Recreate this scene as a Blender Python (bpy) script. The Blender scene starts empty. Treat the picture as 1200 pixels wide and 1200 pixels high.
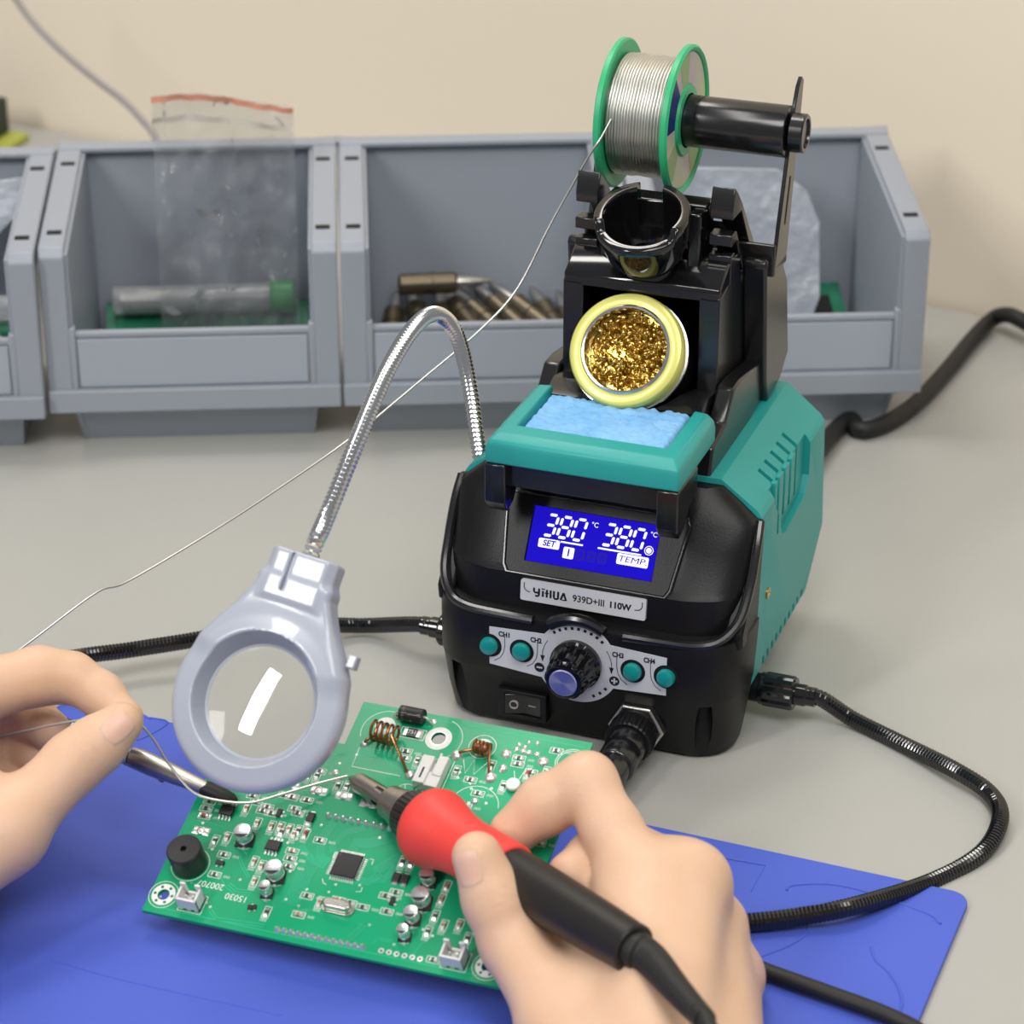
import bpy, bmesh, math, random
import numpy as np
from mathutils import Vector, Matrix
from mathutils.bvhtree import BVHTree
random.seed(7)
COL = bpy.context.scene.collection
PI = math.pi

# ---------------------------------------------------------------- camera model (93 mm lens, 1 m away, looking 26.5 deg down)
FPX, TILT, CAMH = 3100.0, math.radians(26.5), 0.52
CAM = Vector((0, 0, CAMH))
CF = Vector((0, math.cos(TILT), -math.sin(TILT)))
CU = Vector((0, math.sin(TILT), math.cos(TILT)))
def ray(px, py): return Vector((1, 0, 0)) * ((px - 600) / FPX) + CF - CU * ((py - 600) / FPX)
def at(px, py, Z): return CAM + ray(px, py) * Z                       # a point seen there, Z metres out
def on_z(px, py, z=0.0):
    d = ray(px, py); return CAM + d * ((z - CAMH) / d.z)
def on_plane(px, py, p, n):
    d = ray(px, py); return CAM + d * ((p - CAM).dot(n) / d.dot(n))

# ---------------------------------------------------------------- materials
MATS = {}
def mat(name, col, rough=0.5, metal=0.0, spec=0.5, coat=0.0, bump=None, var=None, sss=0.0, trans=0.0, ior=1.45, emit=None, alpha=1.0, aniso=0.0):
    m = bpy.data.materials.new(name); m.use_nodes = True
    nt = m.node_tree; b = nt.nodes['Principled BSDF']
    b.inputs['Base Color'].default_value = (*col, 1)
    b.inputs['Roughness'].default_value = rough
    b.inputs['Metallic'].default_value = metal
    b.inputs['Specular IOR Level'].default_value = spec
    b.inputs['Coat Weight'].default_value = coat
    b.inputs['IOR'].default_value = ior
    b.inputs['Transmission Weight'].default_value = trans
    b.inputs['Alpha'].default_value = alpha
    b.inputs['Anisotropic'].default_value = aniso
    if sss:
        b.inputs['Subsurface Weight'].default_value = sss
        b.inputs['Subsurface Radius'].default_value = (1.0, 0.35, 0.2)
        b.inputs['Subsurface Scale'].default_value = 0.004
    if emit:
        b.inputs['Emission Color'].default_value = (*emit[0], 1)
        b.inputs['Emission Strength'].default_value = emit[1]
    tc = nt.nodes.new('ShaderNodeTexCoord')
    if bump:
        scale, strength = bump
        nz = nt.nodes.new('ShaderNodeTexNoise'); nz.inputs['Scale'].default_value = scale; nz.inputs['Detail'].default_value = 4
        bp_ = nt.nodes.new('ShaderNodeBump'); bp_.inputs['Strength'].default_value = strength; bp_.inputs['Distance'].default_value = 0.0006
        nt.links.new(tc.outputs['Object'], nz.inputs['Vector']); nt.links.new(nz.outputs['Fac'], bp_.inputs['Height'])
        nt.links.new(bp_.outputs['Normal'], b.inputs['Normal'])
    if var:
        col2, scale = var
        nz = nt.nodes.new('ShaderNodeTexNoise'); nz.inputs['Scale'].default_value = scale; nz.inputs['Detail'].default_value = 5
        rp = nt.nodes.new('ShaderNodeValToRGB')
        rp.color_ramp.elements[0].position = 0.35; rp.color_ramp.elements[1].position = 0.68
        rp.color_ramp.elements[0].color = (*col, 1); rp.color_ramp.elements[1].color = (*col2, 1)
        nt.links.new(tc.outputs['Object'], nz.inputs['Vector']); nt.links.new(nz.outputs['Fac'], rp.inputs['Fac'])
        nt.links.new(rp.outputs['Color'], b.inputs['Base Color'])
    MATS[name] = m
    return m

# ---------------------------------------------------------------- mesh builder (millimetres in, metres out)
class MB:
    def __init__(s): s.v, s.f, s.m = [], [], []; s.slot = 0
    def add(s, vs, fs):
        b = len(s.v); s.v += [tuple(p) for p in vs]
        for f in fs: s.f.append([b + i for i in f]); s.m.append(s.slot)
        return s
    def box(s, x0, x1, y0, y1, z0, z1):
        return s.add([(x0,y0,z0),(x1,y0,z0),(x1,y1,z0),(x0,y1,z0),(x0,y0,z1),(x1,y0,z1),(x1,y1,z1),(x0,y1,z1)],
                     [(0,3,2,1),(4,5,6,7),(0,1,5,4),(1,2,6,5),(2,3,7,6),(3,0,4,7)])
    def obox(s, M, sx, sy, sz):                                         # oriented box, centred on matrix M
        q = [(a*sx/2, b*sy/2, c*sz/2) for c in (-1,1) for a, b in ((-1,-1),(1,-1),(1,1),(-1,1))]
        return s.add([M @ Vector(p) for p in q], [(0,3,2,1),(4,5,6,7),(0,1,5,4),(1,2,6,5),(2,3,7,6),(3,0,4,7)])
    def loft(s, rings, cap=True, closed=False):
        n = len(rings[0]); vs = [p for r in rings for p in r]; fs = []
        K = len(rings)
        for i in range(K if closed else K - 1):
            j = (i + 1) % K
            for k in range(n): fs.append((i*n+k, i*n+(k+1)%n, j*n+(k+1)%n, j*n+k))
        if cap and not closed: fs.append(tuple(reversed(range(n)))); fs.append(tuple((K-1)*n + k for k in range(n)))
        return s.add(vs, fs)
    def prism(s, poly, lo, hi, axis='z', fn=None):
        def P(p, t):
            q = {'x': (t, p[0], p[1]), 'y': (p[0], t, p[1]), 'z': (p[0], p[1], t)}[axis]
            return fn(q) if fn else q
        return s.loft([[P(p, lo) for p in poly], [P(p, hi) for p in poly]])
    def ringprism(s, outer, inner, lo, hi, axis='z', fn=None):          # outer / inner with the same count
        def P(p, t):
            q = {'x': (t, p[0], p[1]), 'y': (p[0], t, p[1]), 'z': (p[0], p[1], t)}[axis]
            return fn(q) if fn else q
        return s.loft([[P(p, lo) for p in outer], [P(p, hi) for p in outer], [P(p, hi) for p in inner], [P(p, lo) for p in inner]], closed=True)
    def lathe(s, prof, o=(0,0,0), ax=(0,0,1), n=48, a0=0.0, a1=2*PI, cap=True):   # prof: (radius, height) list
        ax = Vector(ax).normalized(); o = Vector(o)
        t = Vector((1,0,0)) if abs(ax.x) < .9 else Vector((0,1,0))
        e1 = (t - ax * t.dot(ax)).normalized(); e2 = ax.cross(e1)
        full = abs(a1 - a0 - 2*PI) < 1e-6; m = n if full else n + 1
        vs, fs = [], []
        for k in range(m):
            a = a0 + (a1 - a0) * k / n
            d = e1 * math.cos(a) + e2 * math.sin(a)
            vs += [o + d * r + ax * h for r, h in prof]
        L = len(prof)
        for k in range(n):
            j = (k + 1) % m
            for i in range(L - 1): fs.append((k*L+i, j*L+i, j*L+i+1, k*L+i+1))
        if cap and full:
            if prof[0][0] > 1e-6: fs.append(tuple(k*L for k in reversed(range(m))))
            if prof[-1][0] > 1e-6: fs.append(tuple(k*L + L-1 for k in range(m)))
        if not full: fs.append(tuple(range(L))); fs.append(tuple(reversed([n*L + i for i in range(L)])))
        return s.add(vs, fs)
    def tube(s, path, r, n=10, closed=False, squash=1.0):
        path = [Vector(p) for p in path]; K = len(path); rings = []
        nrm = None
        for i, p in enumerate(path):
            a = path[(i-1) % K] if (closed or i) else p
            b = path[(i+1) % K] if (closed or i < K-1) else p
            t = (b - a).normalized()
            if nrm is None:
                q = Vector((0,0,1)) if abs(t.z) < .9 else Vector((1,0,0)); nrm = (q - t*q.dot(t)).normalized()
            else: nrm = (nrm - t*nrm.dot(t)).normalized()
            bn = t.cross(nrm); rr = r[i] if isinstance(r, (list, tuple)) else r
            rings.append([p + nrm*(math.cos(2*PI*k/n)*rr) + bn*(math.sin(2*PI*k/n)*rr*squash) for k in range(n)])
        return s.loft(rings, closed=closed)
    def ribbon(s, path, w, h=0.0):                                       # flat line of width w lying at height h (path of (x, y))
        P = [Vector((p[0], p[1])) for p in path]; vs = []
        for i, p in enumerate(P):
            a = P[max(i-1,0)]; b = P[min(i+1,len(P)-1)]; t = (b-a); t = t.normalized() if t.length else Vector((1,0)); q = Vector((-t.y, t.x))*(w/2)
            vs += [(p.x+q.x, p.y+q.y, h), (p.x-q.x, p.y-q.y, h)]
        return s.add(vs, [(2*i, 2*i+1, 2*i+3, 2*i+2) for i in range(len(P)-1)])
    def disc(s, x, y, r0, r1, h, n=28):
        vs = [];
        for k in range(n):
            a = 2*PI*k/n; vs += [(x+math.cos(a)*r0, y+math.sin(a)*r0, h), (x+math.cos(a)*r1, y+math.sin(a)*r1, h)]
        return s.add(vs, [(2*k, 2*k+1, (2*k+3) % (2*n), (2*k+2) % (2*n)) for k in range(n)])
    def ball(s, c, r, sc=(1,1,1), n=14, zmin=-1.0):
        prof = []
        for i in range(n//2 + 1):
            a = -PI/2 + PI*i/(n//2); z = math.sin(a)
            prof.append((math.cos(a)*r, max(z, zmin)*r))
        b = MB(); b.lathe(prof, n=n, cap=False)
        return s.add([(p[0]*sc[0]+c[0], p[1]*sc[1]+c[1], p[2]*sc[2]+c[2]) for p in b.v], b.f)
    def hull(s, pts):
        bm = bmesh.new(); vs = [bm.verts.new(p) for p in pts]
        r = bmesh.ops.convex_hull(bm, input=vs)
        bmesh.ops.delete(bm, geom=[v for v in bm.verts if not v.link_faces], context='VERTS')
        bmesh.ops.dissolve_limit(bm, angle_limit=math.radians(1), verts=bm.verts, edges=bm.edges)
        bm.verts.index_update()
        s.add([v.co.copy() for v in bm.verts], [[v.index for v in f.verts] for f in bm.faces]); bm.free(); return s
    def mesh(s, name, scale=0.001):
        me = bpy.data.meshes.new(name)
        me.from_pydata([(x*scale, y*scale, z*scale) for x, y, z in s.v], [], s.f); me.update()
        if any(s.m):
            for i, p in enumerate(me.polygons): p.material_index = s.m[i]
        bm = bmesh.new(); bm.from_mesh(me)
        bmesh.ops.remove_doubles(bm, verts=bm.verts, dist=1e-7)
        bmesh.ops.recalc_face_normals(bm, faces=bm.faces); bm.to_mesh(me); bm.free()
        return me

def smooth(me, ang=35):
    for p in me.polygons: p.use_smooth = True
    me.set_sharp_from_angle(angle=math.radians(ang))
def apply_mods(o):
    dg = bpy.context.evaluated_depsgraph_get(); dg.update()
    me = bpy.data.meshes.new_from_object(o.evaluated_get(dg)); o.modifiers.clear(); o.data = me
    return me
def obj(name, mb, m, parent=None, bevel=0, seg=2, ang=35, cuts=(), scale=0.001, sm=True):
    me = mb.mesh(name, scale) if isinstance(mb, MB) else mb
    o = bpy.data.objects.new(name, me); COL.objects.link(o)
    for x in (m if isinstance(m, (list, tuple)) else [m]): me.materials.append(x)
    if cuts:
        tmp = []
        for c in cuts:
            t = bpy.data.objects.new('cutter', c.mesh('cutter', scale)); COL.objects.link(t); tmp.append(t)
            md = o.modifiers.new('cut', 'BOOLEAN'); md.operation = 'DIFFERENCE'; md.solver = 'EXACT'; md.object = t
        me = apply_mods(o)
        for t in tmp: bpy.data.objects.remove(t)
    if sm: smooth(me, ang)
    if bevel:
        md = o.modifiers.new('edge', 'BEVEL'); md.width = bevel * scale; md.segments = seg; md.limit_method = 'ANGLE'; md.angle_limit = math.radians(28); md.harden_normals = False
    if parent: o.parent = parent
    return o
def thing(name, label, cat, loc=(0,0,0), rotz=0.0, M=None, group=None):
    o = bpy.data.objects.new(name, None); COL.objects.link(o); o.empty_display_size = 0.01
    if M is not None: o.matrix_world = M
    else: o.location = loc; o.rotation_euler = (0, 0, rotz)
    o['label'] = label; o['category'] = cat
    if group: o['group'] = group
    return o
def tag(o, label, cat, group=None, kind=None):
    o['label'] = label; o['category'] = cat
    if group: o['group'] = group
    if kind: o['kind'] = kind
    return o
def copy_tree(o, parent=None):
    c = o.copy(); COL.objects.link(c)
    if parent: c.parent = parent
    for ch in list(o.children): copy_tree(ch, c)
    return c
def smooth_path(pts, step):                                             # Catmull-Rom through pts, resampled at even steps
    P = [Vector(p) for p in pts]; Q = [P[0]*2 - P[1]] + P + [P[-1]*2 - P[-2]]; out = []
    for i in range(1, len(Q) - 2):
        for k in range(40):
            t = k/40; a, b, c, d = Q[i-1], Q[i], Q[i+1], Q[i+2]
            out.append(0.5*((2*b) + (c-a)*t + (2*a-5*b+4*c-d)*t*t + (3*b-a-3*c+d)*t**3))
    out.append(P[-1]); res = [out[0]]; acc = 0.0
    for a, b in zip(out, out[1:]):
        L = (b-a).length
        if L == 0: continue
        while acc + L >= step:
            u = (step - acc)/L; a = a + (b-a)*u; res.append(a.copy()); L = (b-a).length; acc = 0.0
        acc += L
    if (res[-1] - P[-1]).length > step*0.3: res.append(P[-1])
    return res
def ridged(path_mm, r, pitch, depth, n=14):                             # corrugated flexible arm
    p = smooth_path(path_mm, pitch/4)
    return MB().tube(p, [r - depth*(0,.45,1,.45)[i % 4] for i in range(len(p))], n)
def text(body, size, M, m, parent, name='lettering', extrude=0.08, weight=0.0, shear=0.0, width=None, align='CENTER'):
    cu = bpy.data.curves.new('t', 'FONT'); cu.body = body; cu.size = size; cu.extrude = extrude; cu.offset = weight; cu.shear = shear
    cu.align_x = align; cu.align_y = 'CENTER'
    t = bpy.data.objects.new('t', cu); COL.objects.link(t)
    dg = bpy.context.evaluated_depsgraph_get(); dg.update()
    me = bpy.data.meshes.new_from_object(t.evaluated_get(dg)); bpy.data.objects.remove(t)
    if width:
        xs = [v.co.x for v in me.vertices]; k = width/(max(xs)-min(xs))
        for v in me.vertices: v.co.x *= k
    for v in me.vertices: v.co = (M @ v.co) * 0.001
    me.materials.clear(); me.materials.append(m)
    o = bpy.data.objects.new(name, me); COL.objects.link(o); o.parent = parent
    return o
def text_mb(mb, body, size, M, width=None, weight=0.0):                             # lettering added to a builder (printed legends)
    cu = bpy.data.curves.new('t', 'FONT'); cu.body = body; cu.size = size; cu.align_x = 'CENTER'; cu.align_y = 'CENTER'; cu.fill_mode = 'FRONT'; cu.offset = weight
    t = bpy.data.objects.new('t', cu); COL.objects.link(t)
    dg = bpy.context.evaluated_depsgraph_get(); dg.update()
    me = bpy.data.meshes.new_from_object(t.evaluated_get(dg)); bpy.data.objects.remove(t)
    k = 1.0
    if width:
        xs = [v.co.x for v in me.vertices]; k = width/(max(xs)-min(xs))
    mb.add([M @ Vector((v.co.x*k, v.co.y, v.co.z)) for v in me.vertices], [list(p.vertices) for p in me.polygons])
    bpy.data.meshes.remove(me)

# ---------------------------------------------------------------- smooth solids from distance fields
def seg_d(P, a, b, r1, r2):                                             # rounded cone
    a = np.array(a, float); b = np.array(b, float); ba = b - a; L = np.linalg.norm(ba); w = ba / L
    pa = P - a; h = pa @ w; q = np.linalg.norm(pa - h[:, None]*w, axis=1)
    s = (r1 - r2)/L; c = math.sqrt(max(1e-6, 1 - s*s))
    k = -q*s + h*c
    d = q*c + h*s - r1
    d = np.where(k < 0, np.sqrt(q*q + h*h) - r1, d)
    return np.where(k > c*L, np.sqrt(q*q + (h-L)**2) - r2, d)
def smin(a, b, k):
    h = np.maximum(k - np.abs(a - b), 0)/k
    return np.minimum(a, b) - h*h*k*0.25
def field_mesh(name, fn, lo, hi, vox, scale=0.001):
    import openvdb
    lo = np.array(lo, float); n = np.ceil((np.array(hi) - lo)/vox).astype(int)
    A = np.empty(tuple(n), np.float32)
    ys, zs = np.arange(n[1])*vox + lo[1], np.arange(n[2])*vox + lo[2]
    Y, Z = np.meshgrid(ys, zs, indexing='ij')
    for i in range(n[0]):
        P = np.stack([np.full(Y.size, lo[0] + i*vox), Y.ravel(), Z.ravel()], 1)
        A[i] = fn(P).reshape(Y.shape)
    g = openvdb.FloatGrid(1e3); g.copyFromArray(A)
    pts, quads = g.convertToQuads(0.0)
    me = bpy.data.meshes.new(name)
    V = (np.array(pts)*vox + lo)*scale
    me.from_pydata(V.tolist(), [], np.array(quads).tolist()); me.update()
    bm = bmesh.new(); bm.from_mesh(me); bmesh.ops.recalc_face_normals(bm, faces=bm.faces); bm.to_mesh(me); bm.free()
    for p in me.polygons: p.use_smooth = True
    return me

# ---------------------------------------------------------------- colours
wall_m = mat('cream_wall', (.90,.80,.65), .75, bump=(60,.15), spec=.2)
floor_m = mat('floor_paint', (.30,.29,.27), .6)
table_m = mat('grey_laminate', (.40,.40,.375), .38, spec=.4, var=((.415,.415,.39), 9), bump=(900,.04))
steel_leg = mat('grey_steel', (.25,.25,.25), .4, 1)
black = mat('black_plastic', (.007,.007,.008), .38, bump=(1500,.10), spec=.32)
gloss = mat('black_gloss', (.006,.006,.007), .09, spec=.8)
satin = mat('black_satin', (.010,.010,.011), .2, spec=.8)
dark = mat('dark_recess', (.004,.004,.005), .6)
teal = mat('teal_plastic', (.020,.335,.315), .38, bump=(1400,.1))
tealb = mat('teal_button', (.006,.27,.26), .22, coat=.4)
silver = mat('silver_print', (.66,.67,.70), .38, .12)
ink = mat('black_ink', (.008,.008,.01), .5)
lcd_m = mat('blue_backlit_lcd', (.002,.002,.08), .8, spec=.0, emit=((.016,.007,.62), 1.0))
lcd_w = mat('lit_segment', (.6,.6,.8), .4, emit=((.78,.78,.95), 1.0))
lcd_g = mat('unlit_segment', (.01,.01,.12), .8, spec=.0, emit=((.016,.008,.40), 1.0))
chrome = mat('chrome', (.70,.70,.70), .17, 1)
nickel = mat('nickel', (.56,.54,.50), .3, 1)
steel = mat('brushed_steel', (.46,.43,.40), .3, 1, bump=(400,.2))
brass = mat('brass', (.72,.46,.16), .3, 1)
capm = mat('blue_anodised_cap', (.48,.50,.82), .42, .9, aniso=.8)
_tn = capm.node_tree.nodes.new('ShaderNodeTangent'); _tn.direction_type = 'RADIAL'; _tn.axis = 'Y'
capm.node_tree.links.new(_tn.outputs[0], capm.node_tree.nodes['Principled BSDF'].inputs['Tangent'])
tin_y = mat('yellow_green_lacquer', (.68,.66,.17), .33, .15, coat=.2)
wool = mat('brass_wool', (.72,.50,.13), .22, 1)
spool_g = mat('green_spool', (.03,.44,.19), .38)
solder = mat('solder_wire', (.62,.61,.57), .38, 1)
label_p = mat('spool_label', (.50,.42,.50), .5, var=((.55,.62,.36), 40))
navy = mat('navy_print', (.012,.02,.17), .5)
grey_pl = mat('blue_grey_plastic', (.40,.43,.51), .24, coat=.2)
bin_m = mat('bin_grey_plastic', (.31,.338,.39), .42, bump=(300,.05))
bin_l = mat('bin_label_grey', (.36,.395,.46), .4)
sponge_m = mat('blue_sponge', (.18,.43,.76), .9, bump=(500,1.0), var=((.27,.53,.84), 90), spec=.1)
mat_blue = mat('blue_silicone', (.070,.116,.56), .5, var=((.076,.126,.58), 12), spec=.35)
pcb_m = mat('green_soldermask', (.004,.32,.14), .36, coat=.08, spec=.35, var=((.006,.37,.17), 22))
pcb_t = mat('pcb_trace', (.03,.48,.26), .36, spec=.3)
pcb_d = mat('pcb_trace_shadow', (.002,.14,.07), .35)  # shade beside the tracks put into the colour; also fills hole centres
pcb_e = mat('pcb_edge', (.16,.34,.25), .6)
silk = mat('white_silkscreen', (.78,.80,.76), .6)
tinned = mat('tinned_pad', (.76,.76,.74), .34, .85, bump=(900,.3))
chip_m = mat('chip_epoxy', (.018,.018,.019), .42, bump=(2000,.15))
res_m = mat('resistor_body', (.06,.06,.06), .4)
cer_m = mat('ceramic_capacitor', (.36,.22,.11), .45)
glass_d = mat('red_glass_diode', (.45,.06,.03), .15)
can_m = mat('aluminium_can', (.74,.76,.78), .26, .85)
white_pl = mat('white_nylon', (.74,.74,.72), .38, sss=.1)
copper = mat('enamelled_copper', (.34,.13,.05), .28, .9)
red_g = mat('red_rubber_grip', (.80,.06,.05), .48, bump=(900,.08), sss=.05)
handle_m = mat('black_handle', (.013,.012,.012), .42)
skin = mat('skin', (.685,.45,.305), .44, sss=.3, bump=(700,.16), var=((.72,.485,.345), 55), spec=.35)
nail_m = mat('fingernail', (.72,.465,.355), .38, sss=.3)
rubber = mat('black_rubber', (.014,.014,.014), .55)
cordm = mat('grey_cord', (.34,.31,.30), .55)
glass = mat('lens_glass', (1,1,1), .0, trans=1.0, ior=1.5)
green_cap = mat('green_cap', (.01,.26,.05), .4)
pcb_dk = mat('dark_green_board', (.006,.14,.075), .5, var=((.02,.23,.13), 120))
dark_box = mat('dark_housing', (.008,.018,.012), .4)
lime = mat('lime_plastic', (.42,.46,.08), .5)
orange = mat('orange_zip', (.58,.25,.17), .5)
zip_w = mat('milky_zip', (.62,.56,.50), .5, alpha=.75)
bronze = mat('tip_plating', (.15,.125,.085), .4, .85)
def film(name, col, w, rough=.15):                                     # thin clear plastic: mostly see-through, with gloss
    m = bpy.data.materials.new(name); m.use_nodes = True; nt = m.node_tree; nt.nodes.clear()
    o = nt.nodes.new('ShaderNodeOutputMaterial'); mx = nt.nodes.new('ShaderNodeMixShader'); tr = nt.nodes.new('ShaderNodeBsdfTransparent')
    p = nt.nodes.new('ShaderNodeBsdfPrincipled'); p.inputs['Base Color'].default_value = (*col,1); p.inputs['Roughness'].default_value = rough; p.inputs['Coat Weight'].default_value = .6
    tr.inputs['Color'].default_value = (.93,.94,.95,1)
    fr = nt.nodes.new('ShaderNodeFresnel'); fr.inputs['IOR'].default_value = 1.5
    ad = nt.nodes.new('ShaderNodeMath'); ad.operation = 'ADD'; ad.use_clamp = True; ad.inputs[1].default_value = w
    tc = nt.nodes.new('ShaderNodeTexCoord'); nz = nt.nodes.new('ShaderNodeTexNoise'); nz.inputs['Scale'].default_value = 45; nz.inputs['Detail'].default_value = 3
    bu = nt.nodes.new('ShaderNodeBump'); bu.inputs['Strength'].default_value = 1; bu.inputs['Distance'].default_value = .006
    L = nt.links.new; L(tc.outputs['Object'], nz.inputs['Vector']); L(nz.outputs['Fac'], bu.inputs['Height']); L(bu.outputs['Normal'], p.inputs['Normal']); L(bu.outputs['Normal'], fr.inputs['Normal'])
    L(fr.outputs['Fac'], ad.inputs[0]); L(ad.outputs[0], mx.inputs['Fac']); L(tr.outputs[0], mx.inputs[1]); L(p.outputs[0], mx.inputs[2]); L(mx.outputs[0], o.inputs['Surface'])
    return m
clear_film = film('clear_film', (.66,.67,.68), .05, .1)
milky_film = film('milky_film', (.50,.54,.62), .62, .3)
clear_tube = film('clear_tube', (.62,.64,.66), .35)

# ---------------------------------------------------------------- setting, table, light
def structure(name, mb, m): o = obj(name, mb, m, scale=1.0, sm=False); o['kind'] = 'structure'; return o
structure('floor', MB().box(-3,3,-2,3.2,-.80,-.75), floor_m)
W0, W1 = on_z(15,143), on_z(1157,370)
wd = (W1 - W0).normalized(); wn = Vector((-wd.y, wd.x, 0))
def wallp(t, off): p = W0 + wd*t + wn*off; return (p.x, p.y)
structure('wall_back', MB().prism([wallp(-2.6,.003), wallp(3.2,.003), wallp(3.2,.12), wallp(-2.6,.12)], -.75, 1.9), wall_m)
tb = thing('workbench', 'large grey laminate workbench top that everything stands on', 'table', (0,.7,-.75))
a, b = wallp(-.55,-.001), wallp(1.12,-.001)
poly = [(-.75,.08), (.62,.08), (b[0],b[1]), (a[0],a[1])]
poly = [(x*1000,(y-.7)*1000) for x, y in poly]
obj('tabletop', MB().prism(poly, 715, 750), table_m, tb, bevel=2)
cx = sum(p[0] for p in poly)/4; cy = sum(p[1] for p in poly)/4
for x, y in poly:
    x += (cx-x)*.12; y += (cy-y)*.12
    obj('leg', MB().box(x-25,x+25,y-25,y+25,0,715), steel_leg, tb, bevel=2)

w = bpy.data.worlds.new('World'); bpy.context.scene.world = w; w.use_nodes = True
w.node_tree.nodes['Background'].inputs['Color'].default_value = (.93,.96,1,1); w.node_tree.nodes['Background'].inputs['Strength'].default_value = .30
def area(name, loc, aim, sx, sy, power, col=(1,1,1)):
    l = bpy.data.lights.new(name, 'AREA'); l.shape = 'RECTANGLE'; l.size = sx; l.size_y = sy; l.energy = power; l.color = col
    o = bpy.data.objects.new(name, l); COL.objects.link(o); o.location = loc
    o.rotation_euler = (Vector(aim) - Vector(loc)).to_track_quat('-Z', 'Y').to_euler(); return o
area('ceiling_tube', (-1.5,-.62,1.62), (-.05,.8,0), .24, 1.0, 27, (1,.98,.95))
area('task_lamp', (.28,.08,1.15), (.0,.72,0), .55, .45, 7.5, (1,.975,.94))
area('ceiling_tube', (-.15,.15,1.85), (-.05,.75,0), .30, 1.4, 11, (1,.97,.93))
area('ceiling_tube', (-.44,1.36,1.8), (-.44,1.34,0), .72, .2, 8, (1,.96,.9))
area('added_rim_light', (-.092,1.435,1.20), (.047,.909,.188), .42, .2, 3.6, (1,.97,.93))  # unseen area light added so the funnel rim reflects white

cd = bpy.data.cameras.new('Camera'); cam = bpy.data.objects.new('Camera', cd); COL.objects.link(cam)
cam.location = CAM; cam.rotation_euler = (PI/2 - TILT, 0, 0)
cd.sensor_width = 36; cd.lens = FPX/1200*36; cd.clip_start = .01
cd.dof.use_dof = True; cd.dof.focus_distance = .955; cd.dof.aperture_fstop = 15
sc = bpy.context.scene; sc.camera = cam
sc.view_settings.view_transform = 'Standard'; sc.view_settings.look = 'None'; sc.view_settings.gamma = 1; sc.view_settings.exposure = -0.2

# ---------------------------------------------------------------- soldering station (local mm: x right, y back, z up)
ST = thing('soldering_station', 'black and teal soldering station with lit blue display and tall holder tower', 'soldering station', (.02431,.84756,0), math.radians(-20.3))
def seam(z): return 25 + .11*z
def bez(p, c, q, n=6): return [((1-t)**2*p[0]+2*t*(1-t)*c[0]+t*t*q[0], (1-t)**2*p[1]+2*t*(1-t)*c[1]+t*t*q[1]) for t in [i/n for i in range(n+1)]]
def sect(z, f, w1, W, g, k=3.0, back=None):
    h = bez((w1, f), (W - 1, f + k), (W, g)) + [(W, (back or seam(z)))]
    r = [(x, y, z) for x, y in h]; l = [(-x, y, z) for x, y in reversed(h)]
    return l + r
body = MB().loft([sect(0,7,42,54,22), sect(2,5,43,56,20), sect(12,2.5,44,57.5,19), sect(26,-.2,44.5,59,18), sect(27.5,-.9,44.8,59.4,18), sect(46,-.9,44.8,60,20), sect(50,0,44,60,21), sect(51.5,3.5,41,57.5,20)])
upper = MB().loft([sect(50,5,39,56,22), sect(65,6.2,38,57.5,23), sect(67,8.5,37,57.6,24), sect(80,16.5,36.5,57.6,27), sect(88,22,36,57.2,30), sect(94,26,37,50,33), sect(99,31,38,43,35.8)])
notch = [MB().lathe([(3.2,-5),(3.2,25.5)], (s*47.8,3.6,0), n=24) for s in (-1,1)]
swcut = MB().box(-31.4,-11.8,-6,4,6.8,19)
pan = MB().box(-36,36,-4,-.2,27.8,45.6)
obj('front_shell', body, black, ST, bevel=.8, cuts=[swcut]+notch)
# U-shaped lip round the sloping face, arching over the dial
for sd in (-1,1):
    gp_ = [(32,88.5),(27.5,81),(20.5,68.5),(13.5,58),(9,52.5),(10,46),(seam(46)+1,46),(seam(88)+1,88.5)]
    obj('side_guard', MB().prism(gp_, *((52.5,59.4) if sd > 0 else (-59.4,-52.5)), 'x'), black, ST, bevel=1.2)
    obj('arm_socket', MB().lathe([(5.6,0),(5.6,14.5)], (sd*45,44,12.5), (sd,0,0), 28), black, ST)
pts = [(-58,33,88),(-58.6,27,80),(-58.6,20,68),(-57.2,12,57.5),(-52,5.5,51.6),(-44,1.6,50),(-30,.2,50),(-17.5,-.2,50)]
arch = [(17.6*math.cos(a), -.6, 36 + 17.6*math.sin(a)) for a in [math.radians(t) for t in range(128, 51, -8)]]
mir = [(-x,y,z) for x,y,z in reversed(pts)]
obj('lip', MB().tube(smooth_path(pts, 1.5), 1.9, 10).tube(arch, 2.4, 10).tube(smooth_path(mir, 1.5), 1.9, 10), satin, ST)
# rear cover
rc = MB().hull([(s*x,y,z) for s in (-1,1) for x,y,z in [(58,27,21),(49,27,5),(58,35.6,88),(56.5,35.8,90.5),(42,36.2,101),(58,134,40),(58,128,88),(56.3,127.4,90.8),(42,129,101.5),(58,111,21),(49,104,5)]])
cuts = []
for s in (-1,1):
    lo, hi = (55.4,70) if s > 0 else (-70,-55.4)
    cuts.append(MB().prism([(52,116),(103,116),(106,84),(106,74),(101,68),(73,65),(67,67),(62,77),(53,86)], lo, hi, 'x'))
for i in range(5):
    y = 60 + 8.4*i
    for s in (-1,1):
        x0, x1 = (49.5,62) if s > 0 else (-62,-49.5)
        cuts.append(MB().box(x0,x1,y-1.3,y+1.3,70,120))
for i in range(10):
    for s in (-1,1): cuts.append(MB().box(min(s*55,s*60),max(s*55,s*60),46+6.3*i,48.6+6.3*i,10,24.5))
obj('rear_cover', rc, teal, ST, bevel=.7, cuts=cuts)
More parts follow.
